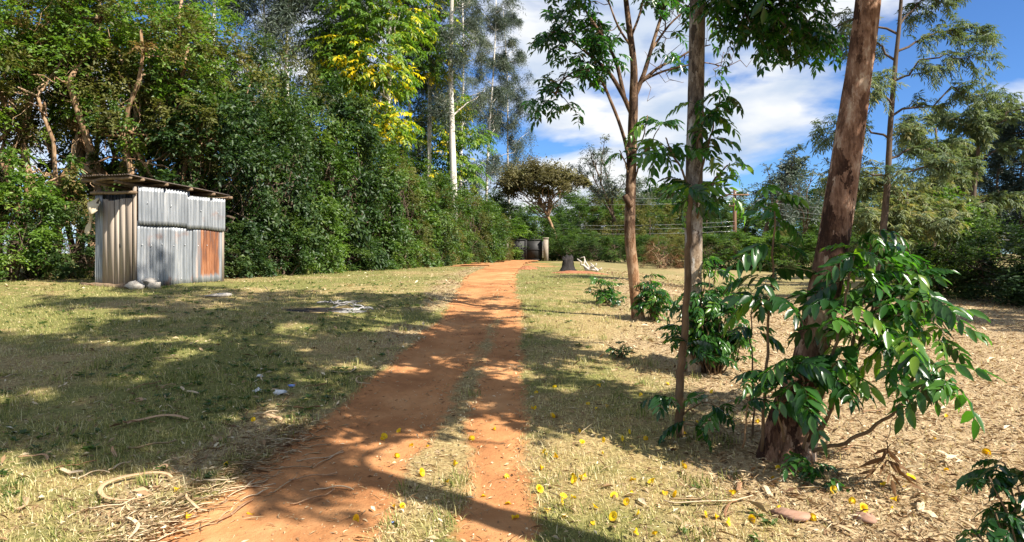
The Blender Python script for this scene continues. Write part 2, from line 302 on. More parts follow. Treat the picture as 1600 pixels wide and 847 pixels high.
def metal_mat(name, rusty):
    m, nt, o = new_mat(name); L = nt.links
    tcn = N(nt, 'ShaderNodeTexCoord')
    mpn = N(nt, 'ShaderNodeMapping'); mpn.inputs['Scale'].default_value = (12, 12, .8); L.new(tcn.outputs['Object'], mpn.inputs[0])
    n = N(nt, 'ShaderNodeTexNoise', Scale=1.0, Detail=7.0, Roughness=.6); L.new(mpn.outputs[0], n.inputs['Vector'])
    n2 = N(nt, 'ShaderNodeTexNoise', Scale=2.2, Detail=4.0); L.new(tcn.outputs['Object'], n2.inputs['Vector'])
    zinc = ramp(nt, n.outputs['Fac'], [(.3, (.12, .135, .15)), (.5, (.25, .265, .28)), (.7, (.44, .44, .435))])
    rust = ramp(nt, n.outputs['Fac'], [(.34, (.05, .022, .012)), (.46, (.15, .055, .024)), (.56, (.28, .11, .045)), (.68, (.4, .25, .16))])
    if rusty:   # the rust of this sheet stops short of its lower edge and right border
        sx = N(nt, 'ShaderNodeSeparateXYZ'); L.new(tcn.outputs['Object'], sx.inputs[0])
        zf = N(nt, 'ShaderNodeMath', operation='MULTIPLY_ADD'); zf.inputs[1].default_value = 3.0; zf.inputs[2].default_value = -.75; L.new(sx.outputs['Z'], zf.inputs[0])
        cl = N(nt, 'ShaderNodeMath', operation='MINIMUM'); cl.inputs[1].default_value = .34; L.new(zf.outputs[0], cl.inputs[0])
        xf = N(nt, 'ShaderNodeMath', operation='MULTIPLY_ADD'); xf.inputs[1].default_value = -5.0; xf.inputs[2].default_value = 11.0; L.new(sx.outputs['X'], xf.inputs[0])
        c1 = N(nt, 'ShaderNodeMath', operation='MINIMUM'); L.new(cl.outputs[0], c1.inputs[0]); L.new(xf.outputs[0], c1.inputs[1])
        xg = N(nt, 'ShaderNodeMath', operation='MULTIPLY_ADD'); xg.inputs[1].default_value = 2.0; xg.inputs[2].default_value = -3.05; L.new(sx.outputs['X'], xg.inputs[0]); c2 = N(nt, 'ShaderNodeMath', operation='MINIMUM'); L.new(c1.outputs[0], c2.inputs[0]); L.new(xg.outputs[0], c2.inputs[1])
        ad = N(nt, 'ShaderNodeMath', operation='ADD'); L.new(n.outputs['Fac'], ad.inputs[0]); L.new(c2.outputs[0], ad.inputs[1])
        mask = ramp(nt, ad.outputs[0], [(.52, (0, 0, 0)), (.78, (1, 1, 1))])
    else:
        mask = ramp(nt, n2.outputs['Fac'], [(.6, (0, 0, 0)), (.74, (.75, .75, .75))])
    mx = N(nt, 'ShaderNodeMixRGB'); L.new(mask, mx.inputs[0]); L.new(zinc, mx.inputs[1]); L.new(rust, mx.inputs[2])
    p = N(nt, 'ShaderNodeBsdfPrincipled', Roughness=.5); L.new(mx.outputs[0], p.inputs['Base Color'])
    me = N(nt, 'ShaderNodeMath', operation='MULTIPLY_ADD'); me.inputs[1].default_value = -.45; me.inputs[2].default_value = .45; L.new(mask, me.inputs[0]); L.new(me.outputs[0], p.inputs['Metallic'])
    L.new(p.outputs[0], o.inputs[0]); return m
M['roof_tin'] = surf_mat('roof_tin', [(.3, (.035, .028, .024)), (.5, (.09, .07, .058)), (.7, (.17, .12, .09))], (9, 9, 9), 6, .7, .1, .3, .3)
M['zinc'] = metal_mat('zinc', False); M['rust'] = metal_mat('rust', True)

def ground_mat(name, path):
    m, nt, o = new_mat(name); L = nt.links
    geo = N(nt, 'ShaderNodeNewGeometry')
    def noise(s, d, r=.6): n = N(nt, 'ShaderNodeTexNoise', Scale=s, Detail=d, Roughness=r); L.new(geo.outputs['Position'], n.inputs['Vector']); return n.outputs['Fac']
    soil = ramp(nt, noise(1.6, 9.0, .65), [(.3, (.26, .112, .046)), (.5, (.41, .19, .078)), (.7, (.52, .275, .125))])
    soil_b = ramp(nt, noise(.55, 4.0, .55), [(.35, (.8, .78, .76)), (.65, (1.1, 1.1, 1.1))]); sm_ = N(nt, 'ShaderNodeMixRGB', blend_type='MULTIPLY'); sm_.inputs[0].default_value = 1; L.new(soil, sm_.inputs[1]); L.new(soil_b, sm_.inputs[2]); soil = sm_.outputs[0]
    thatch = ramp(nt, noise(38, 5.0, .7), [(.3, (.1, .07, .03)), (.48, (.26, .19, .085)), (.7, (.46, .36, .18))])
    green = ramp(nt, noise(26, 5.0, .7), [(.3, (.05, .06, .016)), (.55, (.15, .16, .045)), (.75, (.28, .26, .09))])
    a_g = N(nt, 'ShaderNodeAttribute', attribute_name='green'); a_d = N(nt, 'ShaderNodeAttribute', attribute_name='dirt'); a_l = N(nt, 'ShaderNodeAttribute', attribute_name='straw')
    g1 = N(nt, 'ShaderNodeMixRGB'); L.new(thatch, g1.inputs[1]); L.new(green, g1.inputs[2])
    ga = N(nt, 'ShaderNodeMath', operation='ADD'); L.new(a_g.outputs['Fac'], ga.inputs[0]); L.new(noise(3.1, 5.0), ga.inputs[1])
    L.new(ramp(nt, ga.outputs[0], [(.75, (0, 0, 0)), (1.15, (.85, .85, .85))]), g1.inputs[0])
    straw = ramp(nt, noise(30, 8.0, .75), [(.3, (.12, .07, .037)), (.45, (.26, .18, .1)), (.58, (.4, .31, .185)), (.75, (.6, .5, .34))])
    g2 = N(nt, 'ShaderNodeMixRGB'); L.new(a_l.outputs['Fac'], g2.inputs[0]); L.new(g1.outputs[0], g2.inputs[1]); L.new(straw, g2.inputs[2])
    g3 = N(nt, 'ShaderNodeMixRGB'); L.new(g2.outputs[0], g3.inputs[1]); L.new(soil, g3.inputs[2])
    da = N(nt, 'ShaderNodeMath', operation='MULTIPLY_ADD'); da.inputs[1].default_value = .7; L.new(noise(11, 6.0, .7), da.inputs[0]); L.new(a_d.outputs['Fac'], da.inputs[2])
    L.new(ramp(nt, da.outputs[0], [(.28, (0, 0, 0)), (.5, (1, 1, 1))]), g3.inputs[0])
    p = N(nt, 'ShaderNodeBsdfPrincipled', Roughness=.95); p.inputs['Specular IOR Level'].default_value = .1; L.new(g3.outputs[0], p.inputs['Base Color'])
    b = N(nt, 'ShaderNodeBump', Strength=.55, Distance=.02); L.new(noise(45, 7.0, .7), b.inputs['Height']); 
    b2 = N(nt, 'ShaderNodeBump', Strength=.4, Distance=.05); L.new(noise(9, 5.0), b2.inputs['Height']); L.new(b.outputs[0], b2.inputs['Normal']); L.new(b2.outputs[0], p.inputs['Normal'])
    L.new(p.outputs[0], o.inputs[0]); return m
M['ground'] = ground_mat('ground', False)

# ------------------------------------------------------------------ ground and dirt track
def field_masks(x, y):
    """green: living grass, straw: dry leaf and straw litter, d: bare soil"""
    d = dirt(x, y)
    edge = np.interp(y, [0, 3.5, 5, 7, 10, 16, 30], [1.1, 1.0, 1.15, 1.2, 1.3, 2.2, 3.5])
    straw = sstep(-.35, .75, x-edge+(vnoise(x*1.3, y*1.3)-.5)*1.2)*(1-.65*sstep(13, 24, y))
    straw = np.maximum(straw, .8*sstep(.5, .15, np.abs(x-(track_l(y)-track_lw(y)-.25)))*sstep(.35, .6, vnoise(x*1.7+9, y*1.7)))
    green = .05+.85*vnoise(x*.6+3, y*.6, 3)-.2*sstep(0, 1.5, x)*(1-sstep(8, 12, y))
    med = np.exp(-((x-.5*(track_l(y)+track_r(y))-.1)/.3)**2); green = green-.4*med
    return green, np.clip(straw, 0, 1), d
def stretch(a, b, fine, lo, hi, grow=1.13):
    m = list(np.arange(a, b, fine)); s = fine
    while m[-1] < hi: s *= grow; m.append(m[-1]+s)
    s = fine
    while m[0] > lo: s *= grow; m.insert(0, m[0]-s)
    return np.array(m)
def grid_obj(name, gx, gy, keep=None, lift=0.0):
    X, Y = np.meshgrid(gx, gy); Z = gz(X, Y) + ((lift*2.5*np.clip((dirt(X, Y)-.14)/.25, 0, 1)-.005 + .002*np.maximum(0, Y-12)) if lift else 0)
    V = np.stack([X, Y, Z], -1).reshape(-1, 3); nx = len(gx); ny = len(gy)
    i = (np.arange(ny-1)[:, None]*nx+np.arange(nx-1)[None]).ravel(); F = np.stack([i, i+1, i+nx+1, i+nx], -1)
    if keep is not None:
        k = keep(X.ravel(), Y.ravel()); F = F[k[F].sum(1) >= 3]
        used = np.unique(F); mp_ = np.full(len(V), -1); mp_[used] = np.arange(len(used)); V = V[used]; F = mp_[F]
    o = MB().add(V, F).build(name, M['ground'])
    g, s, d = field_masks(V[:, 0], V[:, 1])
    for nm, a in (('green', g), ('straw', s), ('dirt', d)):
        at_ = o.data.attributes.new(nm, 'FLOAT', 'POINT'); at_.data.foreach_set('value', a.astype(np.float32))
    o['kind'] = 'structure'; return o
grid_obj('ground', stretch(-9, 9, .11, -420, 420), stretch(2, 17, .11, -90, 700))
grid_obj('dirt_track', stretch(-2.6, 1.2, .05, -6, 6, 1.2), stretch(1.5, 14, .06, -8, 54, 1.06), keep=lambda x, y: (dirt(x, y) > .12) & (y < 53) & (y > -8), lift=.006)

# ------------------------------------------------------------------ plant building blocks
def leaf_faces(mb, pos, ax, nor, L, W, var, fold=0.25):
    """simple folded leaves: base, left, tip, right"""
    n = len(pos)
    if n == 0: return
    ax = nrm(ax); side = nrm(np.cross(nor, ax)); up = np.cross(ax, side)
    L = np.broadcast_to(L, (n,))[:, None]; W = np.broadcast_to(W, (n,))[:, None]
    b = pos; t = pos + ax*L - up*L*.12; mid = pos + ax*L*.48
    l = mid + side*W*.5 + up*W*fold; r = mid - side*W*.5 + up*W*fold
    V = np.stack([b, r, t, l], 1).reshape(-1, 3); i = np.arange(n)[:, None]*4
    F = np.concatenate([i+np.array([[0, 1, 2]]), i+np.array([[0, 2, 3]])])
    mb.add(V, F, np.repeat(np.broadcast_to(var, (n,)), 4))
def rdir(rng, n):
    return nrm(rng.normal(0, 1, (n, 3)))
def sprays(rng, cen, rad, out, per, nl, droop=0.35, up=0.2, spread=0.9):
    """leaf positions along short arching sprigs round each clump centre"""
    n = len(cen)*per; c = np.repeat(cen, per, 0); r = np.repeat(rad, per); o = np.repeat(out, per, 0)
    d = nrm(o*.8 + rdir(rng, n)*spread + np.array([0, 0, up])); st = c + rdir(rng, n)*(r*rng.random(n)**.5*.55)[:, None]
    Ls = r*rng.uniform(.45, 1.15, n); t = np.linspace(.15, 1, nl)
    P = st[:, None] + d[:, None]*(Ls[:, None]*t)[..., None]; P[..., 2] -= droop*(Ls[:, None]*t**2)
    tang = nrm(d[:, None] + np.array([0, 0, -1.])*(2*droop*t)[None, :, None])
    sd = nrm(np.cross(tang, np.array([0, 0, 1.])+rng.normal(0, .3, (n, 1, 3)))); sgn = np.where(np.arange(nl) % 2, 1, -1)[None, :, None]
    ax = nrm(tang*.7 + sd*sgn*.9 + rng.normal(0, .3, P.shape)); nor = nrm(np.array([0, 0, 1.]) + .5*d[:, None] + rng.normal(0, .45, P.shape))
    return P.reshape(-1, 3), ax.reshape(-1, 3), nor.reshape(-1, 3), np.repeat(np.arange(n)//per, nl)
def crown(rng, clumps, mat, per=40, nl=8, L=.09, W=.045, droop=.35, up=.2, center=None, spread=.9, vmean=.45, vsd=.22, mb=None):
    """clumps: (k,4) centre and radius"""
    mb = mb or MB(); cl = np.asarray(clumps, float); cen = cl[:, :3]; rad = cl[:, 3]
    ctr = np.array(center) if center is not None else cen.mean(0)
    out = nrm(cen-ctr)
    P, ax, no, ci = sprays(rng, cen, rad, out, per, nl, droop, up, spread)
    cv = rng.normal(vmean, vsd, len(cl)); var = np.clip(cv[ci]+rng.normal(0, .13, len(P)), 0, 1)
    s = rng.uniform(.55, 1.4, len(P))*rng.uniform(.8, 1.25, len(cl))[ci]; leaf_faces(mb, P, ax, no, L*s, W*s, var)
    return mb
def wander(rng, p, q, k=6, w=.12):
    p = np.asarray(p, float); q = np.asarray(q, float); t = np.linspace(0, 1, k)[:, None]
    d = np.linalg.norm(q-p); off = rng.normal(0, w*d, (k, 3))*np.sin(np.pi*t)
    return p*(1-t)+q*t+off
def grow(rng, p, d, L, r, lvl, out, tips, P):
    """recursive limbs; P: nchild, spread, up, ratio, wig"""
    k = 6; pts = [np.array(p, float)]; d = nrm(d)
    for i in range(k):
        d = nrm(d + rng.normal(0, P['wig'], 3) + np.array([0, 0, P['up']])); pts.append(pts[-1]+d*L/k)
    out.append((np.array(pts), np.linspace(r, r*.5, k+1), lvl))
    if lvl == 0: tips.append(np.array(pts)); return
    n = P['nchild'][-lvl]
    for j in range(n):
        t = rng.uniform(.35, 1.0) if j else 1.0
        i = min(int(t*k), k); q = pts[i]; base = nrm(pts[i]-pts[max(i-1, 0)])
        side = nrm(np.cross(base, rdir(rng, 1)[0])); a = P['spread']*rng.uniform(.6, 1.25)*(0.45 if j == 0 else 1)
        grow(rng, q, base*math.cos(a)+side*math.sin(a), L*P['ratio']*rng.uniform(.75, 1.2), r*(.68 if j == 0 else .5), lvl-1, out, tips, P)
def limbs(mb, out, rng, sides=(4, 5, 6, 8), rough=.03):
    for pts, rad, lvl in out: tube(mb, pts, rad, sides[min(lvl, 3)], rough, rng.random(), rng, cap=lvl > 1)
def compound_leaves(mb, rng, pos, d, L=.32, pairs=4, ll=.14, lw=.052, droop=.5, vmean=.45, vsd=.2):
    """pinnate leaves hung from twigs"""
    n = len(pos); d = nrm(d); t = np.concatenate([np.repeat(np.linspace(.35, .92, pairs), 2), [1.]]); m = len(t)
    L = L*rng.uniform(.7, 1.2, n); s = nrm(np.cross(d, np.array([0, 0, 1.])+rng.normal(0, .15, (n, 3))))
    P = pos[:, None]+d[:, None]*(L[:, None]*t)[..., None]; P[..., 2] -= droop*L[:, None]*t**2
    sg = np.where(np.arange(m) % 2, 1., -1.); sg[-1] = 0
    ax = nrm(d[:, None]*.45 + s[:, None]*sg[None, :, None]*.8 + np.array([0, 0, -.55]) + rng.normal(0, .22, P.shape))
    no = nrm(np.array([0, 0, 1.]) + d[:, None]*.5 + rng.normal(0, .3, P.shape))
    v = np.clip(rng.normal(vmean, vsd, n)[:, None]+rng.normal(0, .07, (n, m)), 0, 1)
    sc = rng.uniform(.75, 1.2, (n, m))
    leaf_faces(mb, P.reshape(-1, 3), ax.reshape(-1, 3), no.reshape(-1, 3), (ll*sc).ravel(), (lw*sc).ravel(), v.ravel(), .18)
    # rachis as a thin blade
    q = np.stack([pos, pos+d*(L*.5)[:, None]-np.array([0, 0, 1])*(droop*L*.25)[:, None], pos+d*L[:, None]-np.array([0, 0, 1])*(droop*L)[:, None]], 1)
    V = np.concatenate([q-s[:, None]*.003, q+s[:, None]*.003], 1).reshape(-1, 3); i = np.arange(n)[:, None]*6
    mb.add(V, np.concatenate([i+np.array([[0, 1, 4, 3]]), i+np.array([[1, 2, 5, 4]])]), .35)

# --- the large pinnate leaf of the foreground trees, as a mesh of its own (several forms, shared by copies)
def big_leaf_mesh(seed, pairs=4, rl=.34, ll=.17, lw=.075, droop=.45, mat='leaf_tulip', v0=.45, hang=.55, terminal=True):
    rng = np.random.default_rng(seed); mb = MB(); t = np.linspace(0, 1, 7)
    ra = lambda s: np.array([rl*s*(1-.12*s), 0.04*math.sin(seed)*s*s, rl*(.3*s-(droop+.3)*s*s)])
    tube(mb, [ra(s) for s in t], np.linspace(.0045, .002, 7), 3, 0, .1, rng, cap=False)
    spots = [(s, sg) for s in np.linspace(.3, .9, pairs) for sg in (-1, 1)] + ([(1., 0)] if terminal else [])
    st = np.array([0, .14, .36, .62, .84, 1.]); wd = np.array([.08, .62, 1., .9, .5, .0])
    for s, sg in spots:
        o = ra(s); tg = nrm(ra(min(s+.02, 1.02))-ra(s-.02)); sc = rng.uniform(.8, 1.12)*(1.05 if .4 < s < .8 else .88)
        sd = np.array([0, 1., 0]); a = tg*(.55 if sg else 1)+sd*sg*.85+np.array([0, 0, -hang*rng.uniform(.5, 1.4)])+rng.normal(0, .1, 3)
        a = nrm(a); up = nrm(np.array([0, 0, 1.])+tg*.3+rng.normal(0, .15, 3)); w = nrm(np.cross(up, a)); up = np.cross(a, w)
        l = ll*sc; ww = lw*sc; curl = rng.uniform(.1, .32); wave = rng.uniform(0, 6)
        mid = o + a*(st*l)[:, None] - np.array([0, 0, 1.])*(curl*l*st**2)[:, None]
        f = .2*ww*wd[:, None]*up + up*(.006*np.sin(st*14+wave))[:, None]
        Lf = mid + w*(wd*ww*.5)[:, None] + f; Rt = mid - w*(wd*ww*.5)[:, None] + f
        V = np.stack([Lf, mid, Rt], 1).reshape(-1, 3); i = np.arange(5)[:, None]*3
        F = np.concatenate([i+np.array([[0, 1, 4, 3]]), i+np.array([[1, 2, 5, 4]])])
        mb.add(V, F, np.clip(v0+rng.normal(0, .1), 0, 1))
    return mb.mesh('leaf', M[mat])
BIG = [big_leaf_mesh(40+i, pairs=3+(i % 3), rl=.30+.05*(i % 3), ll=.15, lw=.064, droop=.25+.15*(i % 4), v0=[.1, .35, .45, .6, .75, .2, .5, .92][i]) for i in range(8)]
BIGDRY = [big_leaf_mesh(60, 3, .22, .16, .035, .9, 'leaf_brown', .5, 1.6)]
SMALL_SHADED = [big_leaf_mesh(70+i, pairs=4, rl=.2, ll=.1, lw=.042, droop=.35, v0=[.02, .12, .2, .3][i]) for i in range(4)]  # dark leaf values: shade on the corner plant put into its colour
def leaf_at(parent, inv, p, yaw, pitch, roll, sc, meshes, rng):
    """one leaf object, child of the shoot it grows on (parents are untransformed empties at base: inv is their location)"""
    o = put('leaf', meshes[int(rng.integers(len(meshes)))], parent, np.asarray(p)-inv, (roll, -pitch, yaw), (sc, sc, sc)); return o
def rosette(parent, inv, p, n, rng, sc=1.0, meshes=BIG, pitch=(-.25, .85), face=None, wide=math.pi):
    a0 = rng.random()*6.28
    for i in range(n):
        yaw = a0+i*2.4+rng.normal(0, .25) if face is None else face+rng.uniform(-wide, wide)
        leaf_at(parent, inv, np.asarray(p)+np.array([0, 0, -.02*i*sc]), yaw, rng.uniform(*pitch), rng.normal(0, .4), sc*rng.uniform(.6, 1.15), meshes, rng)

# ------------------------------------------------------------------ the tin shed
SH = on_ground(214, 450); SH_A = math.radians(66)      # corner nearest the path; local x runs along the tin side, y along the door front
SH[2] -= .07
shed = empty('tin_shed', SH, SH_A); shed.scale = (.95, .95, .95)
tag(shed, 'small corrugated tin shed with a plank door and a rusty patch beside the hedge', 'shed')
SW, SD, SHT = 1.28, 2.3, 2.3
def sheet(name, u0, u1, z0, z1, plane, off, mat, parent=shed, pitch=.078, amp=.011, seed=1, zj=0.0, slant=0.0):
    """corrugated sheet; plane 'x': lies along local x at y=off, 'y': lies along local y at x=off"""
    rng = np.random.default_rng(seed); nu = int((u1-u0)/pitch*8)+1; u = np.linspace(u0, u1, nu); v = np.linspace(0, 1, 9)
    U, W = np.meshgrid(u, v); top = z1 + zj*np.sin(U*3+seed); bot = z0 + zj*np.sin(U*5+2*seed) + slant*(U-u0)
    Z = bot*(1-W)+top*W
    D = off + amp*np.sin(U/pitch*2*np.pi) + .02*(vnoise(U*2+seed, Z*2, 2)-.5)
    P = np.stack([U, D, Z], -1) if plane == 'x' else np.stack([D, U, Z], -1)
    i = (np.arange(8)[:, None]*nu+np.arange(nu-1)[None]).ravel()
    o = MB().add(P.reshape(-1, 3), np.stack([i, i+1, i+nu+1, i+nu], -1)).build(name, M[mat], parent)
    md = o.modifiers.new('thickness', 'SOLIDIFY'); md.thickness = .0015; return o
sheet('wall_sheet', 0.0, .86, .05, 1.5, 'x', -.006, 'zinc', seed=1, zj=.01)
sheet('wall_sheet', .82, 1.52, .06, 1.48, 'x', -.018, 'zinc', seed=2, zj=.01)
r_ = sheet('rusty_wall_sheet', 1.42, 2.26, .09, 1.47, 'x', -.032, 'rust', seed=3, zj=.006); r_['label'] = 'rust-brown corrugated sheet'
sheet('wall_sheet', 2.16, SD, .08, 1.48, 'x', -.008, 'zinc', seed=4)
sheet('wall_sheet', .0, 1.3, 1.43, SHT-.06, 'x', -.048, 'zinc', seed=5, zj=.008, slant=-.02)
sheet('wall_sheet', 1.22, SD+.02, 1.38, SHT-.16, 'x', -.066, 'zinc', seed=6, zj=.012, slant=-.03)
sheet('wall_sheet', 0.0, SW, .05, SHT-.15, 'y', SD, 'zinc', seed=7)
sheet('wall_sheet', 0.0, SD, .05, SHT-.1, 'x', SW, 'zinc', seed=8)
sheet('wall_sheet', 1.06, SW+.02, .05, SHT-.12, 'y', -.012, 'zinc', seed=9)
for (x, y) in ((.035, .05), (SD-.05, .05), (.05, SW-.05), (SD-.05, SW-.05)):
    m = MB(); tube(m, wander(RNG, (x, y, -.15), (x, y, SHT-.03-.05*x), 6, .003), .04, 7, .04); m.build('post', M['pole'], shed)
m = MB(); box(m, (-.028, .035, SHT*.49), (.03, .075, SHT*.96), .4, jit=.003); m.build('corner_board', M['plank'], shed, False)
m = MB(); box(m, (SD-.02, -.04, 1.02), (.06, .03, 1.9), .4, jit=.003); m.build('corner_board', M['plank'], shed, False)
rng = np.random.default_rng(3); y = .1
for i, wdt in enumerate((.2, .19, .16, .2, .19)):
    m = MB(); h = 1.86+rng.normal(0, .015)+(0.04 if i == 4 else 0); box(m, (-.03-.004*(i % 2), y+wdt/2, .1+h/2), (.024, wdt-.02, h), rng.random(), jit=.003, rng=rng)
    m.build('door_plank', M['plank'], shed, False); y += wdt
for z in (.35, 1.6):
    m = MB(); box(m, (-.003, .58, z), (.022, .92, .09), .3); m.build('door_brace', M['plank'], shed, False)
m = MB(); box(m, (-.045, .47, .98), (.012, .03, .09), .1); m.build('latch', M['gate_black'], shed)
m = MB(); box(m, (-.035, .55, .05), (.05, 1.0, .1), .2, jit=.006); m.build('threshold', M['plank'], shed, False)
zr = lambda x: SHT+.13-.085*x
for x, e in ((-.25, .1), (.02, .14), (.62, .13), (1.25, .15), (1.9, .14), (2.44, .13)):
    m = MB(); tube(m, wander(RNG, (x, -e-.04, zr(x)-.055), (x, SW+.08, zr(x)-.055), 6, .008), .036, 7, .04); m.build('purlin', M['pole'], shed)
for yy in (.28, .95):
    m = MB(); tube(m, wander(RNG, (-.3, yy, zr(-.3)-.125), (SD+.1, yy, zr(SD)-.125), 7, .005), .034, 7, .04); m.build('rafter', M['pole'], shed)
m = MB(); tube(m, wander(RNG, (-.06, -.05, 2.1), (-.06, SW+.1, 2.14), 6, .008), .035, 7, .04); m.build('lintel', M['pole'], shed)
def roof_sheet(y0, y1, lift, seed):
    n = int((y1-y0)/.078*8)+1; yv = np.linspace(y0, y1, n); xv = np.linspace(-.36, SD+.1, 12); Y, X = np.meshgrid(yv, xv)
    Z = zr(X)+lift+.012*np.sin(Y/.078*2*np.pi)+.03*(vnoise(X*1.5+seed, Y*1.5, 2)-.5); X = X+.02*np.sin(Y*6+seed)*(X < -.3)
    i = (np.arange(11)[:, None]*n+np.arange(n-1)[None]).ravel()
    o = MB().add(np.stack([X, Y, Z], -1).reshape(-1, 3), np.stack([i, i+1, i+n+1, i+n], -1)).build('roof_sheet', M['roof_tin'], shed)
    md = o.modifiers.new('thickness', 'SOLIDIFY'); md.thickness = .0015
roof_sheet(-.17, .7, 0, 1); roof_sheet(.62, SW+.14, .016, 2)
rng = np.random.default_rng(8)
for x, z in [(.1, 1.0), (.33, .98), (.6, 1.01), (.9, .98), (1.2, 1.0), (1.55, .98), (1.8, 1.0), (.2, 1.9), (.8, 1.88), (1.6, 1.8), (2.1, 1.78), (.5, .25), (1.1, .24)]:
    m = MB(); lump(m, (x, -.03-(.05 if z > 1.5 else .02 if x > 1.45 else 0), z), (.014, .008, .014), rng, .05, nu=6, nv=4); m.build('nail_head', M['wire'], shed)
Rz = Matrix.Rotation(SH_A, 3, 'Z')
def shed_pt(x, y, z): return np.array(SH)+np.array(Rz @ Vector((x, y, z)))
def loose_stone(name, label, p, s, mat, rz, seed, cat='stone', group=None, rough=.2):
    m = MB(); lump(m, (0, 0, s[2]*.35), (s[0]/2, s[1]/2, s[2]/2), np.random.default_rng(seed), rough, nu=7, nv=5); o = m.build(name, M[mat], smooth=False)
    o.location = p; o.rotation_euler = (0, 0, rz); return tag(o, label, cat, group)
for i, (dx, dy, s, lab) in enumerate([(-.05, -.16, (.42, .26, .14), 'flat pale stone nearest the corner of the tin shed'), (-.12, -.3, (.3, .3, .2), 'small upright pale block in front of the tin shed corner'), (.12, -.5, (.5, .26, .16), 'long flat grey stone lying right of the shed corner')]):
    p = shed_pt(dx-.1, dy+.05, 0); p[2] = G1(p[0], p[1]); loose_stone('stone', lab, p, s, 'stone', i*1.1, 20+i)
p = shed_pt(.1, -.22, 0); p[2] = G1(p[0], p[1])+.1; loose_stone('stone', 'squarish stone propped under the lower edge of the tin shed wall', p, (.3, .2, .14), 'stone', .4, 29)
m = MB(); tube(m, wander(RNG, (-.16, -.02, .05), (-.14, 1.5, .06), 8, .01), .065, 8, .06); o = m.build('log', M['pole']); o.location = shed_pt(0, 0, .04); o.rotation_euler = (0, 0, SH_A)
tag(o, 'brown log lying along the foot of the plank door of the tin shed', 'log')
# pale cloth hung at the door's upper corner
m = MB(); rng = np.random.default_rng(4); k = 26; n = 14
ts = np.linspace(0, 1, k); cx = -.13-.05*np.sin(ts*5); cy = .98+.42*ts**1.3; cz = 1.83-.62*ts**1.6
rad = .035+.12*np.exp(-((ts-.28)/.2)**2)+.055*np.exp(-((ts-.92)/.1)**2); a = np.arange(n)/n*2*np.pi
rr = rad[:, None]*(1+.22*np.sin(3*a[None]+ts[:, None]*9)+.16*np.sin(7*a[None]-ts[:, None]*21)+rng.normal(0, .05, (k, n)))
V = np.stack([cx[:, None]+.55*rr*np.cos(a), cy[:, None]+rr*np.sin(a)*.8, cz[:, None]+rr*np.sin(a+1)*.9], -1).reshape(-1, 3)
i = np.arange(k-1)[:, None]*n; j = np.arange(n)[None]; m.add(V, np.stack([i+j, i+(j+1) % n, i+n+(j+1) % n, i+n+j], -1).reshape(-1, 4))
m.add(np.array([[cx[0], cy[0], cz[0]]]), np.zeros((0, 3), int)); o = m.build('hanging_cloth', M['cloth']); o.location = SH; o.rotation_euler = (0, 0, SH_A)
tag(o, 'pale crumpled cloth hanging from the upper corner of the shed door', 'cloth')

# ------------------------------------------------------------------ gate at the end of the track
GY = 54.0; gz0 = G1(1.0, GY)
for px, lab in ((792, 'square concrete gate post at the far end of the track, hedge side'), (853, 'square concrete gate post at the far end of the track beside the leaning flat-topped tree')):
    m = MB(); x = (px-800)/FPX*GY; box(m, (0, 0, .85), (.36, .36, 1.8), .5, jit=.01); box(m, (0, 0, 1.78), (.44, .44, .08), .6)
    o = m.build('gate_post', M['concrete'], smooth=False); o.location = (x, GY, gz0); tag(o, lab, 'gate post')
gate = empty('metal_gate', ((822-800)/FPX*GY, GY+.1, gz0)); tag(gate, 'black sheet-metal double gate at the far end of the dirt track', 'gate')
for s in (-1, 1):
    m = MB(); box(m, (s*.62, 0, .88), (1.2, .02, 1.5), .5); gl = m.build('gate_leaf', M['gate_black'], gate, False)
    for (cx_, cz_, sx, sz) in ((.03, .88, .06, 1.6), (1.21, .88, .06, 1.6), (.62, 1.67, 1.24, .06), (.62, .11, 1.24, .06), (.62, .9, 1.24, .05)):
        m = MB(); box(m, (s*cx_, -.03, cz_), (sx, .05, sz), .5); m.build('rail', M['gate_black'], gl, False)
m = MB(); box(m, (1.36, -.05, .9), (.16, .04, 1.3), .5, jit=.01); o = m.build('sign_board', M['paper'], smooth=False); o.location = ((822-800)/FPX*GY, GY, gz0); tag(o, 'narrow white board standing against the black gate beside its post', 'board')

# ------------------------------------------------------------------ power poles and wires
def utility_pole(px, Y, top_row, rad, label, arms):
    x = (px-800)/FPX*Y; z0 = G1(x, Y); zt = EYE+(HROW-top_row)/FPX*Y; r = empty('utility_pole', (x, Y, z0)); tag(r, label, 'utility pole')
    m = MB(); tube(m, np.array([[0, 0, -.3], [0, 0, (zt-z0)/2], [0, 0, zt-z0]]), [rad*1.15, rad, rad*.8], 8); m.build('post', M['creosote'], r)
    for dz, w in arms:
        m = MB(); box(m, (0, -rad-.06, zt-z0-dz), (w, .1, .12), .5); a = m.build('crossarm', M['creosote'], r, False)
        for s in (-.45, 0, .45):
            m = MB(); lump(m, (s*w, -rad-.06, zt-z0-dz+.14), (.05, .05, .09), RNG, .02, nu=6, nv=5); m.build('insulator', M['porcelain'], a)
    return np.array([x, Y, zt])
PA = utility_pole(1148, 62, 296, .17, 'brown wooden power pole with crossarms above the far hedge', [(.5, 2.4), (1.5, 1.2)])
PB = utility_pole(1063, 78, 318, .15, 'slimmer far power pole half hidden behind the pale trunk', [(.4, 1.6)])
def wire(p, q, sag, label, rad=.012):
    t = np.linspace(0, 1, 16); P = np.asarray(p)*(1-t[:, None])+np.asarray(q)*t[:, None]; P[:, 2] -= sag*4*t*(1-t)
    m = MB(); tube(m, P, rad, 4); tag(m.build('power_line', M['wire']), label, 'power line', 'power lines beyond the far hedge')
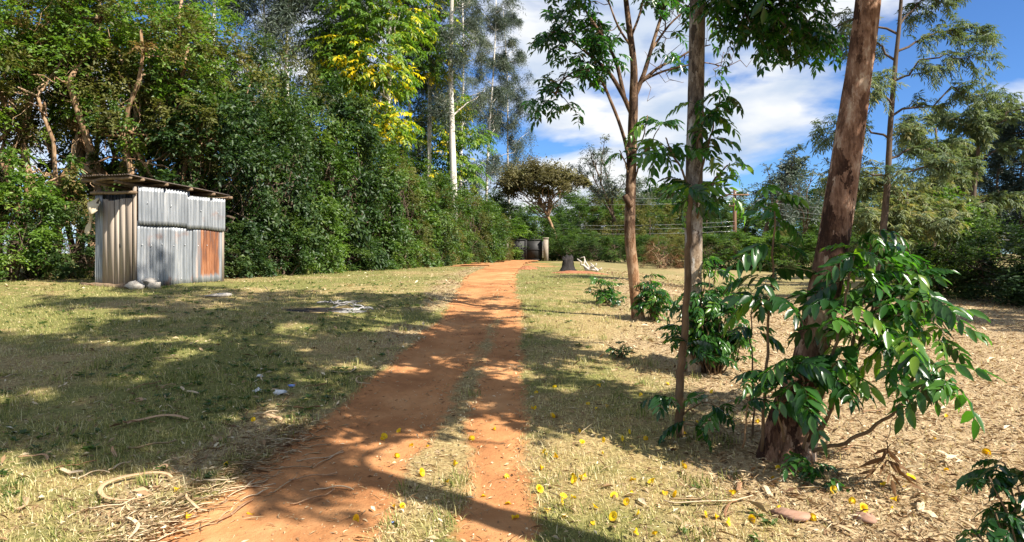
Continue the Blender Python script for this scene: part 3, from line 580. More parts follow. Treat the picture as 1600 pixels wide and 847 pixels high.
ORD = ['first', 'second', 'third', 'fourth', 'fifth', 'sixth', 'seventh', 'eighth', 'ninth', 'tenth', 'eleventh', 'twelfth', 'thirteenth', 'fourteenth', 'fifteenth', 'sixteenth', 'seventeenth', 'eighteenth', 'nineteenth', 'twentieth', 'twenty-first', 'twenty-second', 'twenty-third', 'twenty-fourth']
LX = -1.0
for i, (r0, r1) in enumerate([(305, 307), (317, 314), (350, 346), (355, 353), (362, 361)]):
    wire(at(855-10*i, r0, 66), at(1148, r1, 61.7), .25, ORD[i]+' power line from the top, left of the brown pole')
for i, (r0, r1) in enumerate([(307, 330), (314, 343), (322, 352)]):
    wire(at(1148, r0, 61.7), at(1400, r1, 52), .3, ORD[i]+' power line from the top, right of the brown pole')
for i, r0 in enumerate((360, 365, 371)):
    wire(at(1440, r0-6, 44), at(1680, r0+5, 40), .15, ORD[i]+' power line from the top above the shaded hedge on the right')

# ------------------------------------------------------------------ shrubs and hedges
def shrub_proto(name, seed, mat, H=4.0, R=1.5, nclump=70, per=26, nl=7, L=.1, W=.05, droop=.35, bark='bark_dark', rmin=.3, rmax=.6, low=.0, flat=0.0):
    """a shrub about H tall and R wide, foliage down to the ground; kept as (stems mesh, crown mesh)"""
    rng = np.random.default_rng(seed)
    d = rdir(rng, nclump); d[:, 2] = rng.uniform(-.75, 1, nclump)
    f = rng.uniform(.55, 1.0, nclump)**.6
    cz = np.clip(H*.42+d[:, 2]*H*.56*f, .12*H*low+.15, H); prof = np.sqrt(np.clip(1-((cz/H-.35)/.68)**2, .08, 1))
    a = np.arctan2(d[:, 1], d[:, 0]); cl = np.stack([np.cos(a)*R*prof*f, np.sin(a)*R*prof*f, cz, rng.uniform(rmin, rmax, nclump)*R/1.5], -1)
    cm_ = crown(rng, cl, mat, per, nl, L, W, droop, center=(0, 0, H*.35)).mesh('crown', M[mat])
    sm = MB()
    for k in range(9):
        q = cl[rng.integers(nclump)]; b = rng.normal(0, .16*R, 3); b[2] = -.1
        pth = wander(rng, b, q[:3], 8, .1); tube(sm, pth, np.linspace(.05, .012, 8)*H/4, 5, .05, rng.random(), rng)
        for e in range(3):
            q2 = cl[rng.integers(nclump)]; tube(sm, wander(rng, pth[rng.integers(3, 7)], q2[:3], 5, .08), np.linspace(.02, .006, 5)*H/4, 4, 0, rng.random(), rng, cap=False)
    return sm.mesh('stems', M[bark]), cm_
PR = {
 'dark': shrub_proto('dark', 1, 'leaf_dark', nclump=64, per=34, rmin=.2, rmax=.8),
 'dark2': shrub_proto('dark2', 2, 'leaf_dark', nclump=60, per=34, L=.12, W=.06, rmin=.22, rmax=.85),
 'mid': shrub_proto('mid', 3, 'leaf_mid', nclump=64, per=32, rmin=.2, rmax=.8),
 'mid2': shrub_proto('mid2', 4, 'leaf_mid', nclump=75, per=28, L=.12, W=.05, rmin=.35, rmax=.75),
 'dry': shrub_proto('dry', 5, 'leaf_dry', nclump=70, per=24, L=.09, W=.03, droop=.6),
 'lime': shrub_proto('lime', 7, 'leaf_lime', nclump=80, per=26, L=.11, W=.055),
 'vine': shrub_proto('vine', 6, 'leaf_mid', nclump=80, per=24, L=.14, W=.11, droop=.5),
}
def shrub(kind, x, y, h, r, label, name='hedge_shrub', cat='shrub', group=None, rz=None, sink=.05):
    o = empty(name, (x, y, G1(x, y)-sink), RNG.random()*6.28 if rz is None else rz); s, c = PR[kind]
    put('stems', s, o); put('crown', c, o); o.scale = (r/1.5, r/1.5, h/4.0)
    return tag(o, label, cat, group)
KW = {'dark': 'dark green', 'dark2': 'glossy dark green', 'mid': 'mid green', 'mid2': 'bright green', 'dry': 'yellowish dry-looking', 'vine': 'broad-leaved vine-covered', 'lime': 'light sunlit green'}
# left hedge: runs from behind the shed to the gate
HEDGE = [(-8.0, 18.6, 5.0, 1.5, 'dark2'), (-7.4, 20.3, 6.1, 1.6, 'dark'), (-6.9, 22.3, 5.6, 1.7, 'mid'), (-6.5, 24.6, 6.6, 1.8, 'dark2'), (-5.9, 26.8, 5.6, 1.7, 'mid'), (-5.3, 29.0, 4.9, 1.6, 'dry'),
         (-5.0, 31.3, 4.4, 1.6, 'vine'), (-4.6, 34.0, 4.9, 1.7, 'mid'), (-4.3, 36.8, 4.6, 1.6, 'dry'), (-3.9, 39.8, 4.9, 1.7, 'mid'), (-3.3, 43.0, 4.9, 1.7, 'dry'), (-2.7, 46.4, 4.8, 1.7, 'mid'), (-2.1, 49.8, 4.4, 1.6, 'mid2'), (-1.5, 53.0, 4.0, 1.4, 'dry')]
for i, (x, y, h, r, k) in enumerate(HEDGE):
    shrub(k, x, y, h, r, '%s shrub, %s along the tall hedge counting from the tin shed' % (KW[k], ORD[i]), group='shrubs of the tall hedge')
    b = ['mid', 'dry', 'mid2', 'dry', 'vine'][i % 5]
    shrub(b, x-1.9-.3*(i % 2), y+1.3, h*(.92+.13*((i*5) % 4)), r*1.1, '%s shrub in the hedge\'s back row, %s from the tin shed' % (KW[b], ORD[i]), group='shrubs of the tall hedge')
    f = ['dark', 'mid', 'lime', 'mid', 'vine', 'lime', 'dry'][i % 7]
    shrub(f, x+.55, y-.5, 1.5+.5*((i*7) % 3), .95, 'low %s bush at the foot of the hedge, %s from the tin shed' % (KW[f], ORD[i]), name='low_bush', cat='bush', group='low bushes at the foot of the tall hedge')
# far right hedge and the far hedge between gate and right field
FAR = [(3.2, 56, 2.2, 1.5, 'dark'), (4.9, 55, 2.3, 1.5, 'mid'), (6.6, 53, 2.2, 1.5, 'dark'), (7.6, 48, 2.0, 1.4, 'mid'), (8.6, 44, 1.9, 1.4, 'mid2'), (9.2, 40, 1.9, 1.4, 'dry'), (10.2, 38, 1.9, 1.4, 'dry'), (11.4, 37, 2.0, 1.5, 'mid2'), (12.8, 36, 1.9, 1.5, 'lime'), (14.2, 35, 1.9, 1.5, 'mid2'), (15.6, 33.5, 1.9, 1.5, 'mid'), (17, 32, 1.9, 1.5, 'mid2'), (16.8, 29, 2.0, 1.5, 'mid')]
for i, (x, y, h, r, k) in enumerate(FAR):
    shrub(k, x, y, h, r, '%s shrub, %s in the low far hedge counting from the gate' % (KW[k], ORD[i]), group='shrubs of the low far hedge')
RIGHT = [(15.2, 25.5, 3.2, 1.5, 'lime'), (13.6, 22.4, 3.2, 1.5, 'lime'), (13.6, 20.6, 2.6, 1.5, 'dark'), (13.4, 18.4, 2.0, 1.4, 'dark'), (13.3, 16.4, 1.9, 1.35, 'dark2'), (13.6, 14.4, 1.9, 1.4, 'dark'), (14.2, 12.3, 1.9, 1.4, 'dark'), (14.8, 10.2, 1.9, 1.4, 'dark2')]
for i, (x, y, h, r, k) in enumerate(RIGHT):
    shrub(k, x, y, h, r, '%s shrub, %s from the back in the shaded right-hand hedge' % (KW[k], ORD[i]), group='shrubs of the shaded hedge')
PR['brown'] = shrub_proto('brown', 9, 'leaf_brown', nclump=40, per=16, L=.1, W=.035, droop=.8, bark='bark_tan')
for i, (px, Y, h, r, lab) in enumerate([(575, 28.0, 1.9, .8, 'withered brown bush in the hedge below the yellowish shrubs'), (628, 32.5, 1.2, .7, 'small withered brown bush at the hedge foot where it meets dry ground'), (742, 46, 1.4, .8, 'withered brown bush in the hedge near the gate'), (1035, 37, 1.6, 1.1, 'greyish withered bush in the low far hedge left of the pale trunk')]):
    shrub('brown', (px-800)/FPX*Y, Y, h, r, lab, name='withered_bush', cat='bush')
# shrubs arching over the gate
shrub('lime', -.1, 55.6, 3.3, 1.7, 'bright green bush leaning over the gate on its hedge side', name='gate_bush', cat='bush')
shrub('mid', 1.6, 57.5, 3.6, 2.0, 'mid green bush rising straight behind the black gate', name='gate_bush', cat='bush')

# ------------------------------------------------------------------ trees
def tree(name, loc, label, trunk_mb, crown_mb, bark, leaf, group=None):
    o = empty(name, loc); trunk_mb.build('trunk', M[bark], o)
    if crown_mb is not None: crown_mb.build('crown', M[leaf], o)
    return tag(o, label, 'tree', group)
def clumps_px(lst, base):
    return np.array([[*(at(px, py, Y)-base), r] for px, py, Y, r in lst])

# thicket trees with many twisted pale stems, left of and behind the shed
def thicket(seed, H, nst, crownz, mat, lowmat):
    rng = np.random.default_rng(seed); sm = MB(); cl = []
    for k in range(nst):
        a = rng.random()*6.28; b = np.array([math.cos(a)*.35*rng.random(), math.sin(a)*.35*rng.random(), -.1])
        top = np.array([math.cos(a)*rng.uniform(.2, 1.5), math.sin(a)*rng.uniform(.2, 1.5), H*rng.uniform(.55, .9)])
        p = smooth_path(wander(rng, b, top, 6, .05), 2); p[:, :2] += .06*np.sin(np.linspace(0, 9+3*rng.random(), 11))[:, None]
        tube(sm, p, np.linspace(.11, .03, 11)*rng.uniform(.6, 1.2), 7, .06, rng.random(), rng)
        for e in range(9):
            i = rng.integers(2, 10); d = rdir(rng, 1)[0]; d[2] = abs(d[2])*.6-.1
            q = p[i]+d*rng.uniform(.6, 1.5); w_ = wander(rng, p[i], q, 7, .13); tube(sm, w_, np.linspace(.034, .009, 7), 4, 0, rng.random(), rng, cap=False)
            
            if e < 7: cl.append([*q, rng.uniform(.25, .5)])
            if rng.random() < .6: tube(sm, wander(rng, q, q+np.array([rng.normal(0, .3), rng.normal(0, .3), -rng.uniform(.4, 1.3)]), 6, .1), .007, 3, 0, .8, rng, cap=False)
        for e in range(11): cl.append([*(top+rng.normal(0, .75, 3)*np.array([1, 1, .7])), rng.uniform(.35, .7)])
    cl = np.array(cl); cl[:, 2] = np.maximum(cl[:, 2], crownz*rng.uniform(.6, 1, len(cl)))
    return sm.mesh('trunk', M['bark_tan']), crown(rng, cl, mat, 20, 7, .1, .05, .45, center=(0, 0, H*.5)).mesh('crown', M[mat])
TH = [thicket(1, 8.5, 7, 2.4, 'leaf_lime', None), thicket(2, 8.0, 8, 2.2, 'leaf_dry', None), thicket(3, 9.0, 6, 2.8, 'leaf_dark', None)]
for x, y, k, s, rz, lab in [(-13.8, 17.2, 0, 1.0, 0, 'tangled tree with twisted tan stems at the far left edge of the hedge'), (-12.0, 17.6, 1, 1.0, 1, 'tangled yellowish tree with twisted tan stems left of the shed door'),
                            (-10.6, 18.2, 0, 1.05, 2.5, 'tangled tree with bare twisted stems rising right behind the shed roof'), (-9.3, 18.9, 1, .95, 4, 'tangled tree with pale hanging stems behind the back of the shed'),
                            (-14.6, 19.5, 2, 1.1, .4, 'tall dark tree behind the tangled stems at the left edge'), (-12.4, 20.2, 2, 1.15, 2.0, 'tall dark tree towering behind the tangled stems left of the shed'),
                            (-10.2, 21.0, 0, 1.15, 5.0, 'tall green tree rising behind the tangled stems over the shed'), (-8.6, 21.2, 2, .85, 3.2, 'dark tree where tangled stems meet the hedge right of the shed')]:
    o = empty('thicket_tree', (x, y, G1(x, y)), rz); put('trunk', TH[k][0], o); put('crown', TH[k][1], o); o.scale = (s, s, s); tag(o, lab, 'tree', 'tangled trees round the shed')
for i, (x, y, h, r, k) in enumerate([(-14.4, 16.2, 3.4, 1.4, 'lime'), (-13.0, 15.9, 2.6, 1.2, 'dry'), (-11.7, 16.0, 2.9, 1.1, 'lime'), (-10.6, 16.7, 1.9, .9, 'dark'), (-15.6, 16.0, 3.0, 1.4, 'mid')]):
    shrub(k, x, y, h, r, ['sunlit green bush at the left edge below the twisted stems', 'green bush under the twisted stems, second from the left edge', 'leafy bush left of the shed under twisted stems', 'dark bush squeezed against the left side of the shed', 'green bush just beyond the left edge'][i], name='low_bush', cat='bush', group='bushes left of the shed')

# eucalyptus: pale straight trunks and hanging grey-green foliage
def eucalyptus(px, row_at, Y, r, H, label, seed, zlo=6, ncl=46, lean=0.0, leaf='leaf_euc', wide=2.6, per=34):
    rng = np.random.default_rng(seed); x = (px-800)/FPX*Y; b = np.array([x, Y, G1(x, Y)]); sm = MB()
    t = np.linspace(0, 1, 16); p = np.stack([lean*t+.12*np.sin(t*7+seed), .1*np.sin(t*5), t*H-.3], -1); rad = r*(1-.75*t)
    tube(sm, p, rad, 9, .02, .7, rng); cl = []
    for k in range(ncl//2):
        z = rng.uniform(zlo, H*.98); i = min(int(z/H*15), 14); a = rng.random()*6.28; l = wide*rng.uniform(.35, 1)*(1-.55*(z/H))
        q = p[i]+np.array([math.cos(a)*l, math.sin(a)*l, l*rng.uniform(.3, 1.0)]); w_ = wander(rng, p[i], q, 6, .07)
        tube(sm, w_, np.linspace(r*.28, .012, 6), 5, 0, rng.random(), rng, cap=False)
        for j in (5, 3, 4): cl.append([*(w_[j]+rng.normal(0, .35, 3)), rng.uniform(.5, 1.0)])
    cm_ = crown(rng, cl, leaf, per, 8, .26, .034, 1.1, up=0, spread=1.2)
    return tree('eucalyptus_tree', b, label, sm, cm_, 'bark_euc', leaf, 'eucalyptus behind the hedge')
eucalyptus(707, 0, 44, .26, 24, 'tallest pale eucalyptus trunk standing behind the hedge near the track', 1, 10, 60, wide=4)
eucalyptus(757, 0, 62, .15, 24, 'slender eucalyptus with grey hanging leaves next to open sky', 2, 6, 70, 1.0, wide=4.2)
eucalyptus(800, 0, 66, .13, 24, 'thin wispy eucalyptus whose leaves reach furthest into open sky', 9, 9, 50, -.8, wide=3.4)
eucalyptus(722, 0, 58, .14, 25, 'far slim eucalyptus just right of the tallest pale trunk', 3, 7, 60, wide=4)
eucalyptus(566, 0, 40, .10, 18, 'slim eucalyptus stem left of the yellow-leaved trees', 4, 6, 46)
eucalyptus(528, 0, 38, .09, 18, 'thin dark-crowned eucalyptus stem behind the hedge top', 5, 7, 46)
eucalyptus(640, 0, 46, .12, 22, 'eucalyptus between the two yellow-leaved trees', 6, 6, 50)
eucalyptus(452, 0, 34, .12, 18, 'grey-green eucalyptus crown above the dark hedge', 7, 6, 56)
eucalyptus(410, 0, 33, .11, 18, 'grey-green eucalyptus left of its twin above the dark hedge', 10, 6.5, 56)
eucalyptus(335, 0, 32, .15, 19, 'pale eucalyptus trunk peeking above the tangled trees', 8, 7.5, 44)

# yellow-leaved trees
def yellow_tree(px, Y, r, H, clumps, label, seed, vm=.5):
    rng = np.random.default_rng(seed); x = (px-800)/FPX*Y; b = np.array([x, Y, G1(x, Y)]); sm = MB()
    t = np.linspace(0, 1, 14); p = np.stack([.15*np.sin(t*4+seed), .1*np.sin(t*6), t*H-.2], -1); tube(sm, p, r*(1-.6*t), 8, .03, .6, rng)
    cl = clumps_px(clumps, b); mb = MB()
    for c in cl:
        i = int(np.clip((c[2]-.8)/H*13, 0, 13)); w_ = wander(rng, p[i], c[:3], 6, .08); tube(sm, w_, np.linspace(r*.35, .02, 6), 5, 0, .5, rng, cap=False)
        n = 120; P = c[:3]+rdir(rng, n)*(c[3]*rng.random(n)**.45)[:, None]*np.array([1.15, 1.15, .8]); d = nrm(P-c[:3]+rng.normal(0, .3, (n, 3))); d[:, 2] = d[:, 2]*.4
        yel = rng.random() ; compound_leaves(mb, rng, P, d, .65, 5, .27, .1, .45, vm+(.22 if yel > .6 else 0), .17)
    return tree('yellow_leaved_tree', b, label, sm, mb, 'bark_euc', 'leaf_yellow')
yellow_tree(605, 35, .17, 18, [(560, 20, 35.0, 1.64), (600, 60, 34.4, 1.64), (540, 90, 35.0, 1.52), (590, 110, 33.8, 1.40), (625, 20, 35.0, 1.40), (575, 190, 34.0, 1.29), (550, 165, 35.0, 1.05), (610, 195, 33.8, 0.94), (520, 60, 36.2, 1.40), (585, -50, 35.0, 1.87), (545, -40, 35.0, 1.64), (625, -60, 35.0, 1.64), (530, 125, 34.5, 0.94), (605, 125, 36.2, 1.05)], 'yellow-and-green leaved tree with a pale straight trunk above the hedge', 11, .55)
yellow_tree(668, 45, .18, 21, [(660, 20, 45.0, 1.69), (690, 60, 45.0, 1.55), (655, 90, 44.4, 1.41), (670, -40, 45.0, 2.25), (640, -20, 45.0, 1.69), (680, 110, 45.0, 1.13), (650, 50, 44.3, 1.27)], 'second yellow-and-green leaved tree, next to the tallest pale trunk', 12, .5)
yellow_tree(700, 47, .13, 11.5, [(670, 180, 47.0, 1.52), (700, 215, 46.3, 1.52), (735, 215, 47.0, 1.38), (650, 225, 47.0, 1.52), (690, 260, 46.3, 1.52), (660, 275, 47.0, 1.38), (720, 270, 47.0, 1.38), (705, 165, 47.0, 1.11), (640, 260, 45.6, 1.24)], 'bright green young tree standing before the tallest pale trunk', 13, .42)

# flat-topped acacia behind the gate
rng = np.random.default_rng(21); b = np.array([4.05, 57.0, G1(4.05, 57)]); sm = MB()
pth = smooth_path([[0, 0, -.2, .17], [-.35, 0, 1.6, .14], [-.9, 0, 3.2, .12], [-1.6, .2, 4.6, .1]]); tube(sm, pth[:, :3], pth[:, 3], 8, .04, .5, rng)
cl = []
acl = [(800, 277, 1.0), (815, 270, 1.1), (832, 266, 1.2), (850, 268, 1.2), (868, 272, 1.1), (885, 279, .8), (898, 284, .7), (909, 284, .5), (788, 287, .9), (842, 280, 1.0), (820, 284, 1.0), (862, 286, .8), (835, 298, .6), (880, 291, .6), (804, 294, .9), (853, 300, .5), (795, 300, .7), (825, 292, .7), (872, 282, .8), (812, 281, .9), (838, 273, 1.0), (858, 277, .9)]
for px, py, r in acl+[(x_+5, y_+2, r_*.8) for x_, y_, r_ in acl]:
    c = at(px, py, 57+rng.normal(0, 1.3))-b; cl.append([*c, r]); tube(sm, wander(rng, pth[-1-rng.integers(4), :3], c, 7, .07), np.linspace(.05, .012, 7), 4, 0, .5, rng, cap=False)
cm_ = crown(rng, cl, 'leaf_acacia', 62, 7, .2, .11, .05, up=.05, spread=1.5, center=(-1.6, 0, -3))
tree('flat_topped_tree', b, 'leaning flat-topped brownish tree behind the gate', sm, cm_, 'bark_tan', 'leaf_acacia')

# background trees beyond the far hedge: scaled forms of the shrubs on real trunks
def back_tree(kind, px, Y, top_row, rw, label, low=0.0, group='trees beyond the far hedge'):
    x = (px-800)/FPX*Y; z0 = G1(x, Y); h = (EYE+(HROW-top_row)/FPX*Y-z0)*1.1
    o = empty('background_tree', (x, Y, z0), RNG.random()*6.28); s, c = PR[kind]
    rw = min(rw, h*.5); cobj = put('crown', c, o, (0, 0, low), None, (rw/1.5, rw/1.5, (h-low)/4.0)); m = MB(); tube(m, wander(RNG, (0, 0, -.2), (0, 0, h*.7), 7, .02), np.linspace(.05, .015, 7)*h*.45, 7, .04, .5)
    m.build('trunk', M['bark_dark'], o); return tag(o, label, 'tree', group)
BT = [('dark', 905, 82, 305, 4, 'dark rounded tree just right of the flat-topped tree'), ('mid', 935, 74, 318, 3.5, 'low green tree behind the charred stump'), ('dry', 958, 68, 300, 3, 'dry-looking tree left of the slanting brown trunk'), ('dark', 990, 80, 310, 4, 'dark tree behind the slanting brown trunk'),
      ('dry', 1015, 66, 320, 3.2, 'yellowish tree between the two brown trunks'), ('mid', 1040, 76, 312, 4, 'green tree left of the pale trunk'), ('dark2', 1068, 84, 318, 4, 'dark tree straight behind the pale trunk'), ('dark', 1105, 78, 320, 4, 'dark tree just right of the pale trunk'),
      ('mid', 1128, 88, 330, 4, 'green tree left of the brown power pole'), ('dark', 1215, 84, 335, 4.2, 'dark tree right of the brown power pole'), ('mid', 1245, 70, 350, 3.4, 'low green tree behind the dark sapling stem'), ('dry', 1225, 56, 362, 2.4, 'pale yellowish bush-like tree left of the dark sapling stem'), ('dark2', 1275, 80, 322, 4, 'dark tree left of the leaning trunk'),
      ('dark', 1340, 72, 300, 4.4, 'dark tree right of the leaning trunk'), ('mid', 1300, 60, 335, 3, 'green tree straight behind the leaning trunk'), ('dark', 1395, 64, 285, 4, 'dark tree behind the feathery slim tree'), ('mid', 1440, 52, 320, 3, 'green tree low behind the feathery foliage'), ('dry', 1480, 44, 300, 2.6, 'yellowish tree behind the feathery foliage'),
      ('mid2', 765, 64, 325, 3, 'light green tree showing left of the flat-topped tree'), ('mid', 735, 60, 300, 3.2, 'green tree above the hedge near the gate'), ('dry', 775, 72, 345, 3.4, 'dry-looking tree low behind the gate'), ('dark', 880, 66, 340, 3, 'dark low tree behind the leaning flat-topped trunk'), ('mid', 910, 62, 360, 2.6, 'low green tree above the charred stump'), ('mid2', 960, 60, 372, 2.4, 'low bright green tree left of the slanting trunk')]
BT += [('mid', 800, 75, 318, 4, 'green tree low behind the gate, left of the flat-topped tree'), ('dark', 838, 80, 325, 4, 'dark tree straight behind the flat-topped tree'), ('lime', 862, 70, 338, 3.5, 'light green tree behind the leaning flat-topped trunk'), ('dark', 782, 70, 322, 3.5, 'dark tree between hedge and flat-topped tree'),
       ('mid', 925, 90, 300, 4.5, 'green tree far behind the charred stump'), ('dark2', 1000, 92, 296, 4.5, 'glossy dark tree far behind the slanting trunk'), ('dry', 1055, 90, 300, 4.5, 'yellowish tree far behind the pale trunk'), ('dark', 1130, 94, 306, 4.5, 'dark tree far behind the brown power pole'), ('mid', 1165, 86, 312, 4.2, 'green tree just right of the brown power pole'), ('dark', 1240, 92, 312, 4.5, 'dark tree far behind the dark sapling stem'), ('dark2', 1310, 84, 296, 4.5, 'glossy dark tree far behind the leaning trunk'), ('lime', 1090, 52, 372, 2.4, 'low light green tree above the far hedge right of the pale trunk'), ('mid2', 1180, 50, 374, 2.4, 'low bright green tree under the brown power pole')]
for k, px, Y, tr, rw, lab in BT: back_tree(k, px, Y, tr, rw, lab)
for i, (px, Y, tr, rw, lab) in enumerate([(1560, 66, 200, 4.6, 'tall dark blue-green tree at the right edge behind the hedge'), (1600, 60, 180, 4.4, 'tallest dark blue-green tree cut by the right edge'), (1525, 72, 250, 4.2, 'dark blue-green tree left of the tall ones at the right edge'), (1650, 58, 190, 4.4, 'dark blue-green tree beyond the right edge')]):
    x = (px-800)/FPX*Y; z0 = G1(x, Y); h = EYE+(HROW-tr)/FPX*Y-z0; rng = np.random.default_rng(50+i); sm = MB(); tube(sm, wander(rng, (0, 0, -.2), (0, 0, h*.95), 9, .01), np.linspace(.24, .03, 9), 7, .03, .5, rng); cl = []
    for k in range(80):
        t = rng.random()**.8; z = h*(.12+.88*t); rr = rw*(1-.55*t)*rng.uniform(.3, 1); a = rng.random()*6.28; c = np.array([math.cos(a)*rr*.8, math.sin(a)*rr*.8, z+rng.normal(0, .3)]); cl.append([*c, rng.uniform(.7, 1.3)])
        if k % 3 == 0: tube(sm, wander(rng, (0, 0, z-.4), c, 5, .05), np.linspace(.06, .02, 5), 4, 0, .5, rng, cap=False)
    tree('dark_background_tree', (x, Y, z0), lab, sm, crown(rng, cl, 'leaf_conifer', 26, 8, .3, .09, .3, up=.3), 'bark_dark', 'leaf_conifer', 'tall dark trees at the right edge')
# sparse grey tree and the ivy-clad tree by the power pole
def sparse_tree(px, Y, top_row, label, seed, leaf, bark, n, spread=.5, L=.2, W=.08, per=8, low=0.25, name='sparse_tree', rr=(.4, .8), wig=.1):
    rng = np.random.default_rng(seed); x = (px-800)/FPX*Y; z0 = G1(x, Y); h = EYE+(HROW-top_row)/FPX*Y-z0; out = []; tips = []
    grow(rng, (0, 0, -.2), (0, 0, 1), h*.42, h*.017, 3, out, tips, dict(nchild=[4, 4, n], spread=spread, up=.06, ratio=.66, wig=wig))
    sm = MB(); limbs(sm, out, rng); zmax = max(t[:, 2].max() for t in tips); cl = np.array([[*t[-1], rng.uniform(*rr)] for t in tips])
    s = h/zmax
    for mbv in sm.V: mbv *= s
    cl[:, :3] *= s
    return tree(name, (x, Y, z0), label, sm, crown(rng, cl, leaf, per, 6, L, W, .4, up=.1, spread=1.3) if per else None, bark, leaf)
sparse_tree(968, 66, 215, 'half-bare grey tree behind the slanting brown trunk', 31, 'leaf_euc', 'bark_dark', 5, .5, .2, .07, 15)
sparse_tree(1185, 66, 235, 'upright grey-green tree right of the brown power pole', 32, 'leaf_euc', 'bark_dark', 5, .42, .28, .1, 16, rr=(.6, 1.2))
sparse_tree(1250, 60, 262, 'airy small tree left of the leaning trunk', 33, 'leaf_euc', 'bark_dark', 4, .6, .2, .06, 9)

# feathery slim tree and its neighbours on the right
def feathery(px_path, Y, r, label, seed, brs, name='feathery_tree', leaf='leaf_silky', dens=9, ll=.13, lw=.024, vm=.4):
    rng = np.random.default_rng(seed); x = (px_path[0][0]-800)/FPX*Y; b = np.array([x, Y, G1(x, Y)]); sm = MB(); mb = MB()
    p = smooth_path(np.array([at(a, c, Y)-b for a, c in px_path]), 5); p[0, 2] = -.15; tube(sm, p, np.linspace(r, r*.3, len(p)), 8, .03, .5, rng)
    for (t, dx, dz, dy) in brs:
        i = int(t*(len(p)-1)); q = p[i]+np.array([dx, dy, dz]); w_ = wander(rng, p[i], q, 9, .05); w_[:, 2] += .12*np.sin(np.linspace(0, 3.1, 9))*abs(dx)
        tube(sm, w_, np.linspace(r*.35, .006, 9), 5, 0, .4, rng, cap=False)
        for s in range(2, 9):
            for e in range(2):
                d = nrm(np.array([dx, dy, dz])+rng.normal(0, .9, 3)); q2 = w_[s]+d*rng.uniform(.2, .6); tw = wander(rng, w_[s], q2, 5, .08); tube(sm, tw, .004, 3, 0, .4, rng, cap=False)
                n = dens; P = w_[s]+(q2-w_[s])*rng.random((n, 1)); dd = nrm(d+rng.normal(0, .8, (n, 3))); compound_leaves(mb, rng, P, dd, .3, 6, ll, lw, .4, vm, .2)
    return tree(name, b, label, sm, mb, 'bark_dark', leaf)
rng = np.random.default_rng(77)
brs = [(.95, 1.2, .9, .2), (.9, -.9, .8, .3), (.84, 2.4, 1.2, 0), (.8, -1.6, .6, -.4), (.74, 1.3, .8, .6), (.7, -2.0, .1, .2), (.64, 2.2, .5, .3), (.6, -1.3, .7, .5), (.55, 1.5, .4, -.5), (.5, -1.0, .3, -.6), (.46, 2.4, .5, .2), (.42, -1.2, .2, .4), (.36, 1.7, .3, .5), (.3, .9, .2, -.6), (.3, -.8, .25, .2), (.99, .3, 1.0, 0), (.97, -.4, .9, .2)]
feathery([(1372, 440), (1380, 360), (1387, 280), (1391, 200), (1398, 110), (1405, 40), (1410, -30), (1413, -90)], 15.5, .085, 'slim tree with feathery drooping leaves right of the leaning trunk', 78, brs)
brs2 = [(.3+.68*rng.random(), rng.uniform(-2.4, 2.4), rng.uniform(.1, 1.1), rng.uniform(-1.5, 1.5)) for _ in range(13)]
feathery([(1455, 440), (1460, 350), (1465, 270), (1462, 200)], 24, .11, 'feathery olive-yellow tree behind the hedge, right of the slim tree', 79, brs2, dens=8, ll=.18, lw=.035, vm=.55)
brs3 = [(.3+.68*rng.random(), rng.uniform(-2.2, 2.6), rng.uniform(.1, 1.2), rng.uniform(-1.5, 1.5)) for _ in range(13)]
feathery([(1515, 440), (1520, 320), (1528, 240), (1530, 190)], 27, .12, 'feathery grey-green tree before the dark trees on the right', 80, brs3, dens=8, ll=.2, lw=.04, vm=.42)
brs4 = [(.35+.6*rng.random(), rng.uniform(-1.8, 1.8), rng.uniform(.0, .6), rng.uniform(-1, 1)) for _ in range(16)]
feathery([(1420, 450), (1418, 400), (1415, 350), (1418, 300)], 19, .07, 'low feathery brownish tree above the hedge beside the slim tree', 81, brs4, dens=7, ll=.16, lw=.03, vm=.7)

# ------------------------------------------------------------------ the row of trees along the track (right)
def trunk_px(px_path, Y, name_rough=.035, sides=14, k=6, rng=RNG, base=None):
    """px_path: (px, py, radius)"""
    P = np.array([[*(at(a, c, Y)-base), r] for a, c, r in px_path]); return smooth_path(P, k)
def bark_tube(mb, pth, rng, sides=16):
    k = len(pth); n = sides; a = np.arange(n)/n*6.283
    pts = pth[:, :3]; s0 = mb.n; tube(mb, pts, pth[:, 3], n, 0.0, .5, rng)
    V = mb.V[-1]; c = np.repeat(pts, n, 0); d = V[:k*n]-c
    z = c[:, 2]; aa = np.tile(a, k); f = 1+.10*(vnoise(aa*1.3+np.repeat(np.arange(k), n)*0+5, z*2.2, 3)-.5)+.07*(vnoise(aa*3.2, z*6, 2)-.5)
    V[:k*n] = c+d*f[:, None]
    mb.A[-1][:k*n] = vnoise(aa*1.1+2, z*1.7+3, 3)
def twig_leaves(mb, sm, rng, w_, n_tw, tw_len, per, L=.3, ll=.15, lw=.055, up=.1, t0=.35, vm=.4, rad=.008, d0=None):
    k = len(w_)
    for e in range(n_tw):
        i = int(np.clip(rng.uniform(t0, 1)*(k-1), 1, k-1)); base = nrm(w_[i]-w_[i-1]); d = nrm(base*.7+rng.normal(0, .75, 3)+np.array([0, 0, up])); q = w_[i]+d*tw_len*rng.uniform(.5, 1.2)
        tw = wander(rng, w_[i], q, 5, .1); tube(sm, tw, np.linspace(rad, rad*.4, 5), 4, 0, .4, rng, cap=False)
        P = tw[rng.integers(2, 5, per)]+rng.normal(0, .02, (per, 3)); dd = nrm(d*.6+rng.normal(0, .8, (per, 3))); dd[:, 2] = dd[:, 2]*.5+.1
        compound_leaves(mb, rng, P, dd, L, 4, ll, lw, .55, vm, .18)
